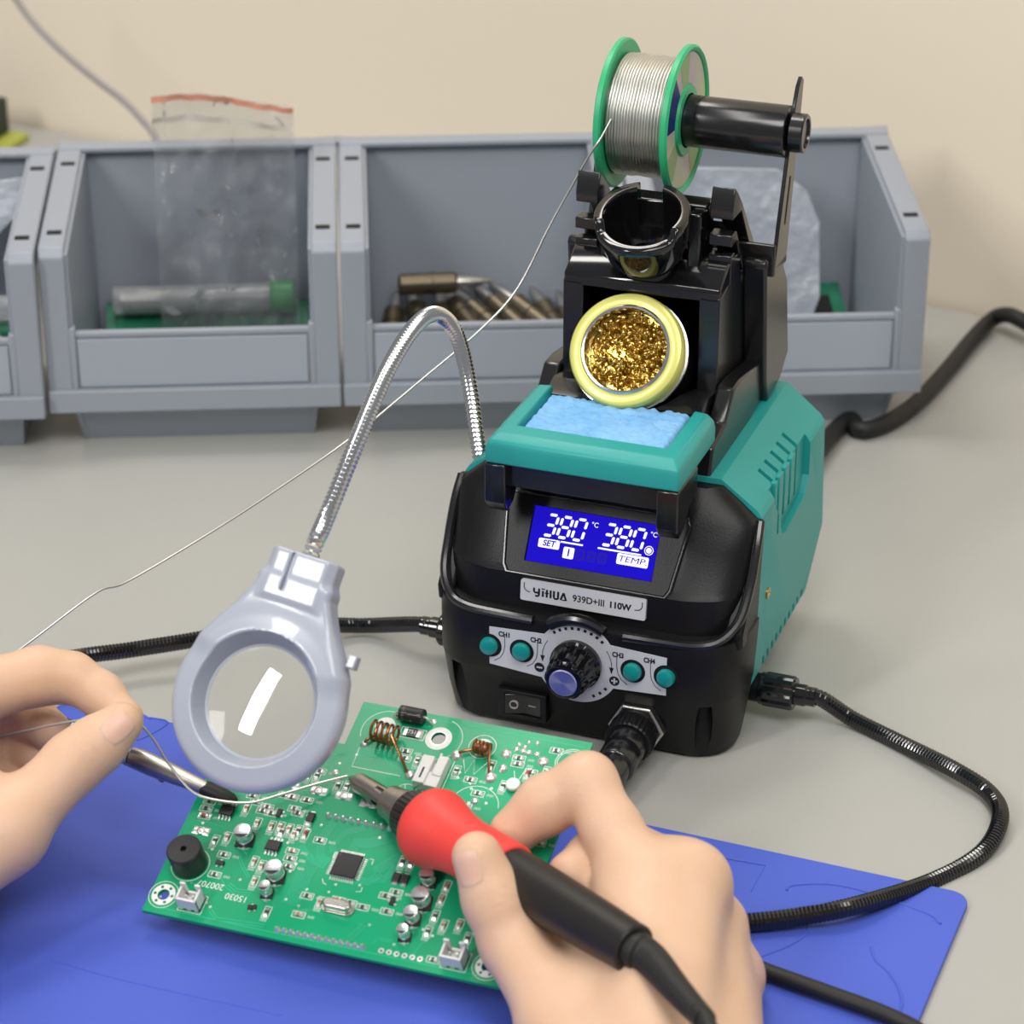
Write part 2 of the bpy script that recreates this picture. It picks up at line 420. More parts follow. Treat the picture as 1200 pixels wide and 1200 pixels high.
for s in (-1,1): obj('vent_ribs', MB().box(min(s*54.8,s*57),max(s*54.8,s*57),58,61,70,92).box(min(s*54.8,s*57),max(s*54.8,s*57),64,69.6,72,92).box(min(s*54.8,s*57),max(s*54.8,s*57),72.4,78,74,92).box(min(s*54.8,s*57),max(s*54.8,s*57),80.8,86.4,75,92), teal, ST, bevel=.4)
obj('side_screw', MB().lathe([(2.2,0),(2.2,.8),(1.2,.9),(1.1,.2),(0,.2)], (57.9,48.5,51), (1,0,0), 20), brass, ST)
# display
LO = Vector((0,15.4,77.5)); LV = Vector((0,10.7,17)).normalized(); LN = Vector((0,-17,10.7)).normalized()
def L3(x, v, n=0.0): return Vector((x,0,0)) + LO + LV*v + LN*n
LM = Matrix((( 1,0,0,LO.x),(0,LV.y,LN.y,LO.y),(0,LV.z,LN.z,LO.z),(0,0,0,1)))
outer = [(-30,-15),(30,-15),(31.5,-12.5),(34.5,11),(33,14),(-33,14),(-34.5,11),(-31.5,-12.5)]
inner = [(-24.4,-10.4),(24.4,-10.4),(24.5,-10.2),(24.5,10.2),(24.4,10.4),(-24.4,10.4),(-24.5,10.2),(-24.5,-10.2)]
obj('upper_shell', upper, black, ST, bevel=1.0, cuts=[MB().prism([(x*1.035, y*1.06) for x, y in outer], -4.2, 30, 'z', lambda q: L3(q[0],q[1],q[2]))])
obj('display_bezel', MB().ringprism([tuple(p) for p in outer], inner, -4, .9, 'z', lambda q: L3(q[0],q[1],q[2])), black, ST, bevel=.6)
o2 = [(x*1.035, y*1.06) for x, y in outer]
obj('bezel_rim', MB().ringprism(o2, outer, -5, 1.5, 'z', lambda q: L3(q[0],q[1],q[2])), satin, ST, bevel=.4)
lcd = obj('display', MB().prism([(-24.3,-10.3),(24.3,-10.3),(24.3,10.3),(-24.3,10.3)], -2, 0.1, 'z', lambda q: L3(q[0],q[1],q[2])), lcd_m, ST)
SEG = {'0':'abcdef','3':'abcdg','8':'abcdefg'}
def digit(mb, ch, x, y, w, h, t=1.05, sl=.14):
    g = t*.55; seg = {'a':((0+g,h),(w-g,h)),'g':((g,h/2),(w-g,h/2)),'d':((g,0),(w-g,0)),'b':((w,h/2+g),(w,h-g)),'c':((w,g),(w,h/2-g)),'f':((0,h/2+g),(0,h-g)),'e':((0,g),(0,h/2-g))}
    for c in SEG[ch]:
        (x0,y0),(x1,y1) = seg[c]; d = Vector((x1-x0,y1-y0)).normalized(); q = Vector((-d.y,d.x))*t/2; e = d*t*.42
        a, b = Vector((x0,y0)), Vector((x1,y1)); poly = [a-e*0, a+e+q, b-e+q, b, b-e-q, a+e-q]
        poly = [a - d*t*.1, a+e*.6+q, b-e*.6+q, b + d*t*.1, b-e*.6-q, a+e*.6-q]
        mb.prism([(x+p.x+sl*(y+p.y)*0+sl*p.y, y+p.y) for p in poly], .12, .16, 'z', lambda q: L3(q[0],q[1],q[2]))
dg = MB()
for i, c in enumerate('380'): digit(dg, c, -19.6+5.6*i, .1, 3.9, 7.7)
for i, c in enumerate('380'): digit(dg, c, 3.1+5.6*i, .1, 3.9, 7.7)
F = lambda q: L3(q[0],q[1],q[2])
dg.prism([(-12.2,-1.75),(-3.6,-1.75),(-3.6,-1.15),(-12.2,-1.15)], .12,.16,'z',F); dg.prism([(2.2,-1.75),(18.8,-1.75),(18.8,-1.15),(2.2,-1.15)], .12,.16,'z',F)
def rrect(x0,x1,y0,y1,r=.6,n=4):
    P = []
    for cx_,cy_,a in ((x1-r,y0+r,-90),(x1-r,y1-r,0),(x0+r,y1-r,90),(x0+r,y0+r,180)):
        P += [(cx_+r*math.cos(math.radians(a+90*k/n)), cy_+r*math.sin(math.radians(a+90*k/n))) for k in range(n+1)]
    return P
for r in ((-20.6,-12.4,-4.6,-1.2),(-10.6,-6.4,-7.2,-3.0),(10,22,-6,-2.0)): dg.prism(rrect(*r), .12,.16,'z',F)
sun = MB(); sun.disc(21.4,.6,1.05,0,.15,20)
dg.add([L3(*p) for p in sun.v], sun.f); sun = MB(); sun.disc(21.4,.6,1.75,1.45,.15,20); dg.add([L3(*p) for p in sun.v], sun.f)
obj('segments', dg, lcd_w, lcd, sm=False)
T_ = Matrix.Translation
text('SET', 3.1, LM @ T_((-16.5,-2.9,.2)), lcd_m, lcd, 'lettering', .02, .09, .12)
text('1', 3.7, LM @ T_((-8.5,-5.1,.2)), lcd_m, lcd, 'lettering', .02, .12)
text('TEMP.', 3.1, LM @ T_((16,-4,.2)), lcd_m, lcd, 'lettering', .02, .0, .12, 10.8)
text('\u00b0C', 2.5, LM @ T_((-.4,6.6,.16)), lcd_w, lcd, 'lettering', .02, .02)
text('\u00b0C', 2.5, LM @ T_((22.2,6.6,.16)), lcd_w, lcd, 'lettering', .02, .02)
for i, c in enumerate('234'):
    x = -3.9 + 4.2*i
    obj('unlit_number', MB().prism(rrect(x-1.8,x+1.8,-7.2,-3.0), .12,.14,'z',F), lcd_g, lcd, sm=False)
    text(c, 3.3, LM @ T_((x,-5.1,.16)), lcd_m, lcd, 'lettering', .02, .0)
# name plate
PM = Matrix(((1,0,0,0),(0,.1,-.995,5.1),(0,.995,.1,59.4),(0,0,0,1)))
def P3(x, v, n=0.0): return PM @ Vector((x,v,n))
plate = obj('name_plate', MB().prism(rrect(-24.2,24.2,-4.1,4.1,.8), -1, .7, 'z', lambda q: P3(*q)), silver, ST)
lg = MB()
def stroke(mb, pts, w, h, fn): 
    t = MB(); t.ribbon(pts, w, h); mb.add([fn(*p) for p in t.v], t.f)
st = lambda p, w=.8: stroke(lg, [((x+19.6)*.81-18.9 if abs(x) < 19.7 and x < 0 else x, y) for x, y in p], w, .75, P3)
X0 = -19.6
st([(X0,1.5),(X0,.1),(X0+.4,-.3),(X0+2.4,-.3)]); st([(X0+2.4,1.5),(X0+2.4,-1.2),(X0+1.9,-1.6),(X0+.6,-1.6)])                # Y
st([(X0+4.3,.8),(X0+4.3,-1.6)]); st([(X0+3.6,1.5),(X0+5.2,1.5)], .5)                                                            # i
st([(X0+6.2,1.5),(X0+6.2,-1.6)]); st([(X0+5.2,.1),(X0+7.2,.1)], .5); st([(X0+8.0,1.5),(X0+8.0,-1.6)])                          # H
st([(X0+9.6,1.5),(X0+9.6,-1.1),(X0+10,-1.5),(X0+11.2,-1.5),(X0+11.6,-1.1),(X0+11.6,1.5)])                                      # U
st([(X0+12.8,-1.6),(X0+14.2,1.3)]); st([(X0+14.2,1.3),(X0+15.5,-1.6)]); st([(X0+13.4,-1.5),(X0+15.3,-1.5)], .45)               # A
st([(-22.8,3),(-22.8,1.2),(-22.4,.3),(-21.6,-.3),(-20.4,-.5)], .35); st([(22.8,3),(22.8,1.2),(22.4,.3),(21.6,-.3),(19.9,-.5)], .35)
obj('lettering', lg, ink, plate, sm=False)
text('939D+III', 3.6, PM @ T_((2.3,-.1,.72)), ink, plate, 'lettering', .03, .07, 0, 12.2)
text('110W', 3.4, PM @ T_((14.3,-.1,.72)), ink, plate, 'lettering', .03, .14, 0, 8.2)
# control panel
CP = Matrix(((1,0,0,0),(0,0,-1,-.9),(0,1,0,0),(0,0,0,1)))
def C3(x, z, n=0.0): return Vector((x, -.9-n, z))
arcp = [(16.2*math.cos(a), 35.8+16.2*math.sin(a)) for a in [math.radians(t) for t in range(-32, 213, 7)]]
po = [(-34.4,29),(-34.4,32)] + [(-34.4+4.9*math.cos(math.radians(t)), 36.8+4.9*math.sin(math.radians(t))) for t in range(-90,91,15)] + [(-34.4,42),(-34.4,44.6)]
top = [(x,z) for x,z in reversed(arcp) if z > 44.7]; bot = [(16.2*math.cos(math.radians(t)), 35.8+16.2*math.sin(math.radians(t))) for t in range(205,336,7)]
bot = [(x,z) for x,z in bot if z < 28.9]
po = po + top + [(-x,z) for x,z in reversed(po)] + list(reversed(bot))
panel = obj('control_panel', MB().prism(po, -.6, .35, 'z', lambda q: C3(*q)), silver, ST)
pk = MB()
k = lambda p, w: stroke(pk, p, w, .40, C3)
for t in list(range(48,133,10)): 
    a = math.radians(t); d = Vector((math.cos(a), math.sin(a))); q = d*14.4; k([(q.x-d.x*.6, 35.8+q.y-d.y*.6),(q.x+d.x*.6, 35.8+q.y+d.y*.6)], 1.1)
for t in (-62,-50,-38):
    a = math.radians(t); d = Vector((math.cos(a), math.sin(a))); q = d*14.2; k([(q.x-d.x*.6, 35.8+q.y-d.y*.6),(q.x+d.x*.6, 35.8+q.y+d.y*.6)], 1.1)
for s in (-1,1):
    k([(s*13.6*math.cos(math.radians(t)), 35.8+13.6*math.sin(math.radians(t))) for t in range(8,38,5)], .28)
    k([(s*13.4,38.6),(s*13.4,35.6)], .28)
    t_ = MB(); t_.add([(s*13.4-.9,36.6,.42),(s*13.4+.9,36.6,.42),(s*13.4,33.8,.42)], [(0,1,2)]); pk.add([C3(*p) for p in t_.v], t_.f)
    t_ = MB(); t_.disc(s*14.6,31.2,2,0,.41,20); pk.add([C3(*p) for p in t_.v], t_.f)
    for bx in (21.6, 34.5):
        x = s*(bx - 6.2); k([(x+s*.0,42.0),(x,37.5),(x+s*.5,34.6),(x+s*1.9,32.2),(x+s*4.2,30.6)] if bx > 30 or s > 0 or True else [], .28)
for n_, x, z in (('CH1',-28.6,42.3),('CH2',-16.2,42.3),('CH3',15.6,42.3),('CH4',27.6,42.3)): text_mb(pk, n_, 2.8, CP @ T_((x+.2,z,.42)), 4.4, .13)
obj('printed_legend', pk, ink, panel, sm=False)
pm_ = MB(); stroke(pm_, [(13.4,31.2),(15.8,31.2)], .7, .46, C3); stroke(pm_, [(14.6,32.4),(14.6,30)], .7, .46, C3); obj('plus_sign', pm_, silver, panel, sm=False)
pm_ = MB(); stroke(pm_, [(-15.7,31.2),(-13.5,31.2)], .7, .46, C3); obj('minus_sign', pm_, silver, panel, sm=False)

for i, x in enumerate((-34.4,-21.6,21.6,34.4)):
    bt = obj('push_button', MB().lathe([(3.5,0),(3.5,1.6),(3.1,2.5),(2,3.0),(0,3.15)], (x,-.9,36.8), (0,-1,0), 32), tealb, ST)
    obj('button_well', MB().lathe([(4.75,.0),(4.75,.5),(3.55,.5),(3.55,0)], (x,-.85,36.8), (0,-1,0), 32), dark, bt)
# dial
def knob(mb):
    rings = []
    for r, h in ((9.7,0),(9.9,1),(9.9,2.2),(9.4,3),(8.9,4),(8.3,11),(7.9,13.5),(6.9,14.9),(5.6,15.2)):
        rings.append([((r - (.8 if (k % 6 in (2,3,4)) and 2.5 < h < 14 else 0))*math.cos(2*PI*k/72), -1.2-h, 35.8+(r - (.8 if (k % 6 in (2,3,4)) and 2.5 < h < 14 else 0))*math.sin(2*PI*k/72)) for k in range(72)])
    return mb.loft(rings)
kn = obj('dial', knob(MB()), gloss, ST, ang=30)
obj('dial_cap', MB().lathe([(5.35,0),(5.35,.5),(5.0,.75),(0,.75)], (0,-16.3,35.8), (0,-1,0), 48), capm, kn)
obj('pointer', MB().box(-.5,.5,-15.6,-14.2,41.6,43.6), lcd_w if False else silver, kn)
# power switch
sw = obj('power_switch', MB().ringprism([(-31.2,7.1),(-12,7.1),(-12,18.7),(-31.2,18.7)], [(-28.4,8.5),(-14.2,8.5),(-14.2,17.3),(-28.4,17.3)], -.9, 4, 'y'), black, ST, bevel=.3)
obj('rocker', MB().prism([(3.6,8.7),(-.6,8.7),(.6,12.6),(.2,13.2),(-1.9,17.1),(3.6,17.1)], -28.2, -14.4, 'x') if False else MB().loft([[(x,3.6,8.7),(x,y,8.7),(x,y,17.1),(x,3.6,17.1)] for x,y in ((-28.2,-1.6),(-21.3,.5),(-14.4,-.1))]), satin, sw, bevel=.3)
mk = MB()
def ring2(mb, cx, cz, r0, r1, y0, y1, n=24): 
    o_ = [(cx+r0*math.cos(2*PI*i/n), cz+r0*math.sin(2*PI*i/n)) for i in range(n)]; i_ = [(cx+r1*math.cos(2*PI*i/n), cz+r1*math.sin(2*PI*i/n)) for i in range(n)]
    mb.ringprism(o_, i_, y0, y1, 'y')
ring2(mk, -24.8, 12.9, 1.75, 1.35, -1.3, 0); mk.box(-19.4,-16.4,.0,.4,12.7,13.1)
obj('switch_marks', mk, cordm, sw, sm=False)
# iron socket
GX = Vector((23.5,1.2,13.0))
nut = obj('socket_nut', MB().lathe([(10.9,0),(10.9,3.4),(10.2,4.0),(7.6,4.0),(7.6,0)], GX, (0,-1,0), 6), nickel, ST, bevel=.3)
obj('socket_ring', MB().lathe([(7.8,0),(7.8,6),(7.2,6.4),(0,6.4)], GX, (0,-1,0), 40), black, nut)
# holder tower
TW = MB()
d = Vector((.59,-.807))
def along(p, L): return (p[0]+d.x*L, p[1]+d.y*L)
wall_ = [(67,104),(67,158),(80,160),(96,119),(112,104)]
for x0, x1 in ((22.5,30.4),(-30.4,-22.5)): TW.prism(wall_, x0, x1, 'x')
comb = [(80,158),(80,170),(85,170), along((85,170),20), along((87.6,173.5),19.5), (87.6,173.5),(80,173.5),(80,178),(86.5,178), along((86.5,178),40), (113.4,141),(116,142.5), along((92,183.8),42), (92,183.8),(80.5,183.8),(80.3,188),(83,195.5),(86,193.5),(93,187),(131,143),(138,111),(126,103),(108,103),(96,112)]
for x0, x1 in ((21.5,30.4),(-30.4,-21.5)): TW.prism(comb, x0, x1, 'x')
TW.box(-23,23,112,118,104,160)
obj('holder_tower', TW, satin, ST, bevel=.5, ang=25)
sh = MB().prism([(67,156),(67,160.6),(68,161.6),(79,167.6),(94,167.6),(94,156)], -30.2, 30.2, 'x')
obj('tower_shelf', sh, gloss, ST, bevel=.9)
obj('tower_back', MB().prism([(94,159),(94,168),(100,176),(104,172),(118,156),(118,104),(112,104),(112,150)], -23, 23, 'x'), gloss, ST, bevel=.5)
for s in (-1,1):
    wg = [(97,161),(99,163.5),(119,156),(123,153.5),(131,144),(138,111),(126,103),(108,101),(104,112)]
    x0, x1 = (30.2,39.5) if s > 0 else (-39.5,-30.2)
    obj('tower_wing', MB().prism(wg, x0, x1, 'x'), satin, ST, bevel=1.2, cuts=[MB().lathe([(3,-20),(3,20)], (s*35,110,160), (0,.3,.95), 24)])
    rb = [(36,98),(40,111),(56,114),(66,124),(75,124),(128,116),(131,111),(110,104),(80,98),(60,92),(50,94)]
    x0, x1 = (30.6,37.5) if s > 0 else (-37.5,-30.6)
    obj('holder_rail', MB().prism(rb, x0, x1, 'x'), satin, ST, bevel=1.0)
    # post under the tray, hugging the display hood
    obj('tray_post', MB().prism([(-.5,111),(-.5,96),(2.5,91.5),(9,93),(14,99),(24,101),(24,111)], *((28.5,36.5) if s > 0 else (-36.5,-28.5)), 'x'), satin, ST, bevel=.6)
obj('holder_floor', MB().box(-33,33,4,112,101,111), satin, ST, bevel=.5)
obj('cradle', MB().prism([(47,111),(47,120),(56,123),(112,112),(112,104),(60,104)], -30,30,'x'), satin, ST, cuts=[MB().lathe([(22.6,-60),(22.6,60)], (0,53,139), (0,-.819,.574), 48)])
# iron funnel
FO, FA = Vector((0,66,188)), Vector((0,-.375,.927)).normalized()
fun = MB(); fr_ = []
fe2 = Vector((1,0,0)); fe1 = FA.cross(fe2)                     # fe1 points to the front or back of the ring
if fe1.y > 0: fe1 = -fe1
for k in range(96):
    a = 2*PI*k/96; dd = fe1*math.cos(a) + fe2*math.sin(a)
    aa = abs(math.degrees(math.atan2(math.sin(a), math.cos(a)))); t = min(1, max(0, (66-aa)/12)); dz = -3.4*(t*t*(3-2*t))
    fr_.append([FO + dd*r + FA*(h + dz*f) for r, h, f in ((17.4,-3,1),(17.8,-.8,1),(17.4,.1,1),(17.0,.35,1),(14.6,.35,1),(13.9,-.6,1),(13.7,-3,1),(12.6,-12,0),(9,-22,0),(11.5,-22,0),(14.6,-17.5,0),(16.6,-10,0))])
fun.loft(fr_, closed=True)
gap = MB().obox(Matrix.Translation(FO + Vector((-1,16,6))) , 9.5, 16, 34)
step = MB().obox(Matrix.Translation(FO + FA*1.5 + Vector((0,-13,-5.4))) @ Matrix.Rotation(math.radians(22), 4, 'X') @ Matrix.Rotation(math.radians(-8), 4, 'Y'), 26, 14, 6)
obj('iron_funnel', fun, gloss, ST, cuts=[gap], ang=40)
obj('funnel_bracket', MB().box(-19.5,-14.5,76,86,164,186).box(14.5,19.5,76,86,164,186).box(-19.5,19.5,84,94,164,187), gloss, ST, bevel=.8)
# spool bracket: back-leaning U
lean = lambda y, z: (y, z)
def arm(x0, x1): return MB().prism([(103,158),(120,155),(124,176),(128,196),(131,207),(133,218),(134,223),(131,225),(127,222),(121,212),(115,194),(108,174)], x0, x1, 'x')
def arm2(x0, x1): return MB().prism([(103,158),(120,155),(124,176),(128,196),(130,207),(131,216),(127,221),(121,212),(115,194),(108,174)], x0, x1, 'x')
br = obj('spool_bracket', arm(39.6,41.2), satin, ST, bevel=.4, cuts=[MB().prism([(114,172),(116,172),(121,189),(119.2,189.5)], 30, 50, 'x')])
obj('bracket_arm', arm2(-34.2,-32.6), satin, br, bevel=.4)
obj('bracket_base', MB().box(-34.2,41.2,103,121,155,159).box(-34.2,41.2,102,104,155,168), satin, br, bevel=.8)
SC = Vector((0,119,207))
obj('spool_shaft', MB().lathe([(9.6,0),(9.8,1),(9.8,10),(9.5,10.2),(9.5,10.6),(9.8,10.8),(9.8,44),(9.4,44.6)], SC + Vector((-4.4,0,0)), (1,0,0), 48), satin, br)
obj('shaft_core', MB().lathe([(7,0),(7,28)], SC + Vector((-31,0,0)), (1,0,0), 32), satin, br)
obj('shaft_end', MB().lathe([(6.6,0),(7.4,.4),(7.4,5),(6.9,5.6),(5.6,5.6),(5.4,4.8),(0,4.8)], SC + Vector((41.2,0,0)), (1,0,0), 40), satin, br)
# sponge tray
tr_out = [(-36,50),(-36,1.5),(-34.5,.2),(34.5,.2),(36,1.5),(36,47)]
tray = MB()
def bar(mb, path): mb.loft(path)
def sec_f(x): return [(x,.2,111.5),(x,.2,117.6),(x,4.6,122.2),(x,12.4,122.4),(x,12.8,119),(x,12.8,111)]
front = MB()
prof = [(0,0),(0,6.5),(4.5,11),(11,11.2),(11.6,8),(11.6,-.6)]
def corner(px, py, qx, qy):  # profile point offset inwards
    return None
def frame_ring(path, ins):
    rings = []
    for (x, y), (ix, iy) in zip(path, ins):
        rings.append([(x + ix*o_, y + iy*o_, 111 + h_) for o_, h_ in [(0,0),(0,6.2),(.7,8.6),(3.2,10.8),(8.2,11.2),(8.8,8),(8.8,-.5)]])
    return MB().loft(rings)
tray = frame_ring([(-36.4,50),(-36.4,.2),(36.4,.2),(36.4,46)], [(1,0),(1,1.42),(-1,1.42),(-1,0)])
tr = obj('sponge_tray', tray, teal, ST, bevel=.7)
obj('tray_floor', MB().box(-30,30,8,52,110.5,114.5), teal, tr)
SP = thing('cleaning_sponge', 'light blue damp cleaning sponge lying in the teal tray', 'sponge', tuple(ST.matrix_world @ Vector((0,0,0))), 0)
SP.location = (Matrix.Translation(ST.location) @ Matrix.Rotation(math.radians(-20.3),4,'Z')) @ Vector((0,.031,.1146)); SP.rotation_euler = (0,0,math.radians(-20.3))
def sponge_mesh():
    n, m = 60, 44; vs, fs = [], []
    random.seed(3)
    from mathutils import noise
    for j in range(m+1):
        for i in range(n+1):
            x = -27 + 54*i/n; y = -17.6 + 32*j/m
            e = min(i, n-i, j, m-j); 
            z = 6.2 + 1.1*noise.noise((x*.35,y*.35,1)) + .5*noise.noise((x*1.3,y*1.3,4)) - (1.2 if e == 0 else 0)
            yy = y + (1.2*noise.noise((x*.4,7,y*.1)) if j == m else 0)
            vs.append((x, yy, z))
    for j in range(m):
        for i in range(n): a = j*(n+1)+i; fs.append((a,a+1,a+n+2,a+n+1))
    b = MB().add(vs, fs)
    edge = [i for i in range(n+1)] + [(j*(n+1)+n) for j in range(1,m+1)] + [m*(n+1)+i for i in range(n-1,-1,-1)] + [j*(n+1) for j in range(m-1,0,-1)]
    low = [(vs[i][0], vs[i][1], .2) for i in edge]; K = len(edge); off = len(b.v); b.v += low
    for q in range(K): b.f.append([edge[q], edge[(q+1)%K], off+(q+1)%K, off+q]); b.m.append(0)
    b.f.append([off+q for q in range(K)]); b.m.append(0)
    return b
obj('sponge', sponge_mesh(), sponge_m, SP, ang=80)
STM = Matrix.Translation(ST.location) @ Matrix.Rotation(math.radians(-20.3),4,'Z')
# brass wool tin
TA = Vector((0,-.819,.574)); tz = TA; tx = Vector((1,0,0)); ty = tz.cross(tx)
TM = Matrix(((tx.x,ty.x,tz.x,-.001),(tx.y,ty.y,tz.y,.0525),(tx.z,ty.z,tz.z,.1395),(0,0,0,1)))
TIN = thing('brass_wool_tin', 'round yellow-green rimmed tin of brass wool leaning in the holder tower', 'tin', M=STM @ TM)
obj('tin_body', MB().lathe([(0,-29),(20.4,-29),(20.8,-28),(20.8,-8.5),(21.9,-8.2),(22.1,-7.5),(21.7,-6.9)], n=64, cap=False), gloss if False else black, TIN)
obj('rim_lid', MB().lathe([(21.6,-7),(21.6,-1.4),(21.0,-.4),(20,0),(17.2,-.1),(16.6,-.3)], n=72, cap=False), tin_y, TIN)
obj('rolled_edge', MB().lathe([(16.9,-.5),(16.9,.2),(16.4,.5),(15.7,.3),(15.3,-.6),(15.3,-9)], n=72, cap=False).lathe([(21.9,-8.2),(22.4,-7.7),(22.2,-7),(21.6,-6.9)], n=72, cap=False), chrome, TIN)
random.seed(11)
wl = MB()
for i in range(330):
    r = 14.6*math.sqrt(random.random()); a = random.random()*2*PI; c = Vector((r*math.cos(a), r*math.sin(a), -4.5 + 3.2*random.random() - r*.10))
    ax = Vector((random.gauss(0,1), random.gauss(0,1), random.gauss(0,.6))).normalized(); e1 = ax.orthogonal().normalized(); e2 = ax.cross(e1)
    R = random.uniform(.7,1.7); pitch = random.uniform(.5,1.3); turns = random.uniform(.8,1.9); N = int(10*turns)+3; pth = []
    for q in range(N):
        t = turns*2*PI*q/(N-1); pth.append(c + e1*R*math.cos(t) + e2*R*math.sin(t) + ax*pitch*(t/(2*PI) - turns/2))
    pth = [p for p in pth if p.x*p.x+p.y*p.y < 15.1**2]
    if len(pth) > 3: wl.tube(pth, .34, 4, squash=.45)
wl.lathe([(0,-6.5),(15.2,-8)], n=32, cap=False)
w_ = obj('brass_wool', wl, wool, TIN, ang=60)
tealg = mat('label_green', (.30,.44,.20), .5)
# solder spool on the shaft
SPM = STM @ Matrix.Translation(Vector((-.0135,.119,.207))) @ Matrix.Rotation(PI/2,4,'Y')
SPO = thing('solder_spool', 'green-flanged spool of silvery solder wire hanging at the top of the tower', 'solder spool', M=SPM)
def flange(z0, s): return MB().lathe([(10.6,z0),(10.6,z0+1.6),(13,z0+1.6),(27.2,z0+1.6),(28.4,z0+1.2),(28.4,z0-.4),(27.2,z0-.6),(26.6,z0),(13,z0)], n=72, cap=False)
fl = MB(); fl.lathe([(10.4,-14.6),(10.4,-12.8),(20,-12.2),(27.6,-11.4),(28.4,-12),(28.4,-13.8),(27.4,-14.4),(26.4,-13.8),(13,-14)], n=72, cap=False)
f1 = obj('flange', fl, spool_g, SPO)
fl2 = MB(); fl2.lathe([(10.4,14.6),(10.4,12.8),(20,12.2),(27.6,11.4),(28.4,12),(28.4,13.8),(27.4,14.6),(26.2,14.0),(25.8,13.2),(13.8,13.2),(13.2,14.4),(10.4,14.6)], n=72, cap=False)
f2 = obj('flange', fl2, spool_g, SPO)
obj('paper_label', MB().lathe([(13.9,13.25),(13.9,13.4),(25.6,13.4),(25.6,13.25)], n=72, cap=False), label_p, f2)
obj('blue_print', MB().lathe([(14.2,13.42),(14.2,13.5),(25,13.5),(25,13.42)], n=10, a0=math.radians(215), a1=math.radians(268)), navy, f2)
for q0, q1 in ((172,200),(292,322),(20,48)): obj('green_print', MB().lathe([(14.2,13.42),(14.2,13.48),(25,13.48),(25,13.42)], n=8, a0=math.radians(q0), a1=math.radians(q1)), tealg, f2)
wnd = []
N = 19; per = 26
pth = []
for layer, R in ((0,21.6),(1,22.6)):
    for i in range(int(N*per)):
        u_ = i/(N*per); z = (-11.2 + 22.4*u_) if layer == 0 else (11.0 - 22*u_)
        a = 2*PI*i/per; wob = .28*math.sin(i*.037)+.18*math.sin(i*.011+layer*2)
        pth.append(((R+wob*.6)*math.cos(a), (R+wob*.6)*math.sin(a), z+wob*.5))
obj('wound_wire', MB().tube(pth, .62, 6).lathe([(20.9,-12),(20.9,12)], n=48, cap=False), solder, SPO, ang=60)

# ---------------------------------------------------------------- circuit board held at a slant by the two clip arms
PU = Vector((.93256541,-.36038726,.02104217)); PV = Vector((.3218896,.85650365,.40347068)); PN = PU.cross(PV).normalized(); PV = PN.cross(PU)
PO = at(165.8,1066.7,.875)
PBM = Matrix(((PU.x,PV.x,PN.x,PO.x),(PU.y,PV.y,PN.y,PO.y),(PU.z,PV.z,PN.z,PO.z),(0,0,0,1)))
def bp(px, py, h=0.0):
    p = on_plane(px, py, PO + PN*h*.001, PN) - PO
    return (p.dot(PU)*1000, p.dot(PV)*1000)
PB = thing('circuit_board', 'green printed circuit board full of components, held tilted above the blue mat', 'circuit board', M=PBM)
holes = [MB().lathe([(r,-5),(r,5)], (*bp(x,y),0), n=28) for x, y, r in ((191.7,1048.3,1.9),(571.7,1132.5,1.9),(514.0,865.5,2.6))]
board = MB().prism([(0,0),(127.2,0),(127.2,97),(42.8,97),(42.8,78.5),(0,78.5)], -1.6, 0)
bo = obj('board', board, pcb_m, PB, cuts=holes, bevel=.12, seg=1)
SK = MB(); TR = MB(); TD = MB(); PD = MB()      # silkscreen, traces, painted trace shadows with hole centres, pads
hS, hT, hP = .05, .02, .035
def Z(zx, zy, k, ox, oy): return (ox + zx/k, oy + zy/k)
Z6 = lambda x,y: bp(160+x/6, 930+y/6)
Z7 = lambda x,y: bp(300+x/6.667, 880+y/6.667)
Z8 = lambda x,y: bp(400+x/6, 990+y/6)
Z4 = lambda x,y: bp(410+x/8, 820+y/8)
Z5 = lambda x,y: bp(540+x/7.5, 830+y/7.5)
def box2(c, w, h, lw=.16, rot=0):
    lw *= 1.3
    x, y = c; q = [(-w/2,-h/2),(w/2,-h/2),(w/2,h/2),(-w/2,h/2)]
    ca, sa = math.cos(rot), math.sin(rot); q = [(x+a*ca-b*sa, y+a*sa+b*ca) for a, b in q]
    for i in range(4): SK.ribbon([q[i], q[(i+1)%4]], lw, hS)
def rot_mb(mb, c, rot, z=0.0):
    ca, sa = math.cos(rot), math.sin(rot)
    mb.v = [(c[0]+x*ca-y*sa, c[1]+x*sa+y*ca, zz+z) for x, y, zz in mb.v]; return mb
protos = {}
def part(kind, key, make, mats, c, rot=0.0, name=None, **kw):
    if key not in protos:
        o = obj(name or kind, make(), mats, PB, **kw); protos[key] = o
    else:
        o = protos[key].copy(); COL.objects.link(o); o.parent = PB
    o.location = (c[0]*.001, c[1]*.001, 0); o.rotation_euler = (0,0,rot); return o
def chip_res(body, l=2.0, w=1.25, h=.55):
    def mk():
        m = MB(); m.slot = 0; m.box(-l*.3,l*.3,-w/2,w/2,.05,h); m.slot = 1
        for s in (-1,1):
            m.box(min(s*l*.3,s*l*.5),max(s*l*.3,s*l*.5),-w/2,w/2,.05,h+.02)
            m.hull([(s*l*.42,-w*.55,.03),(s*l*.42,w*.55,.03),(s*(l*.5+.75),-w*.55,.03),(s*(l*.5+.75),w*.55,.03),(s*l*.5,-w*.4,h*.8),(s*l*.5,w*.4,h*.8)])
        return m
    return mk
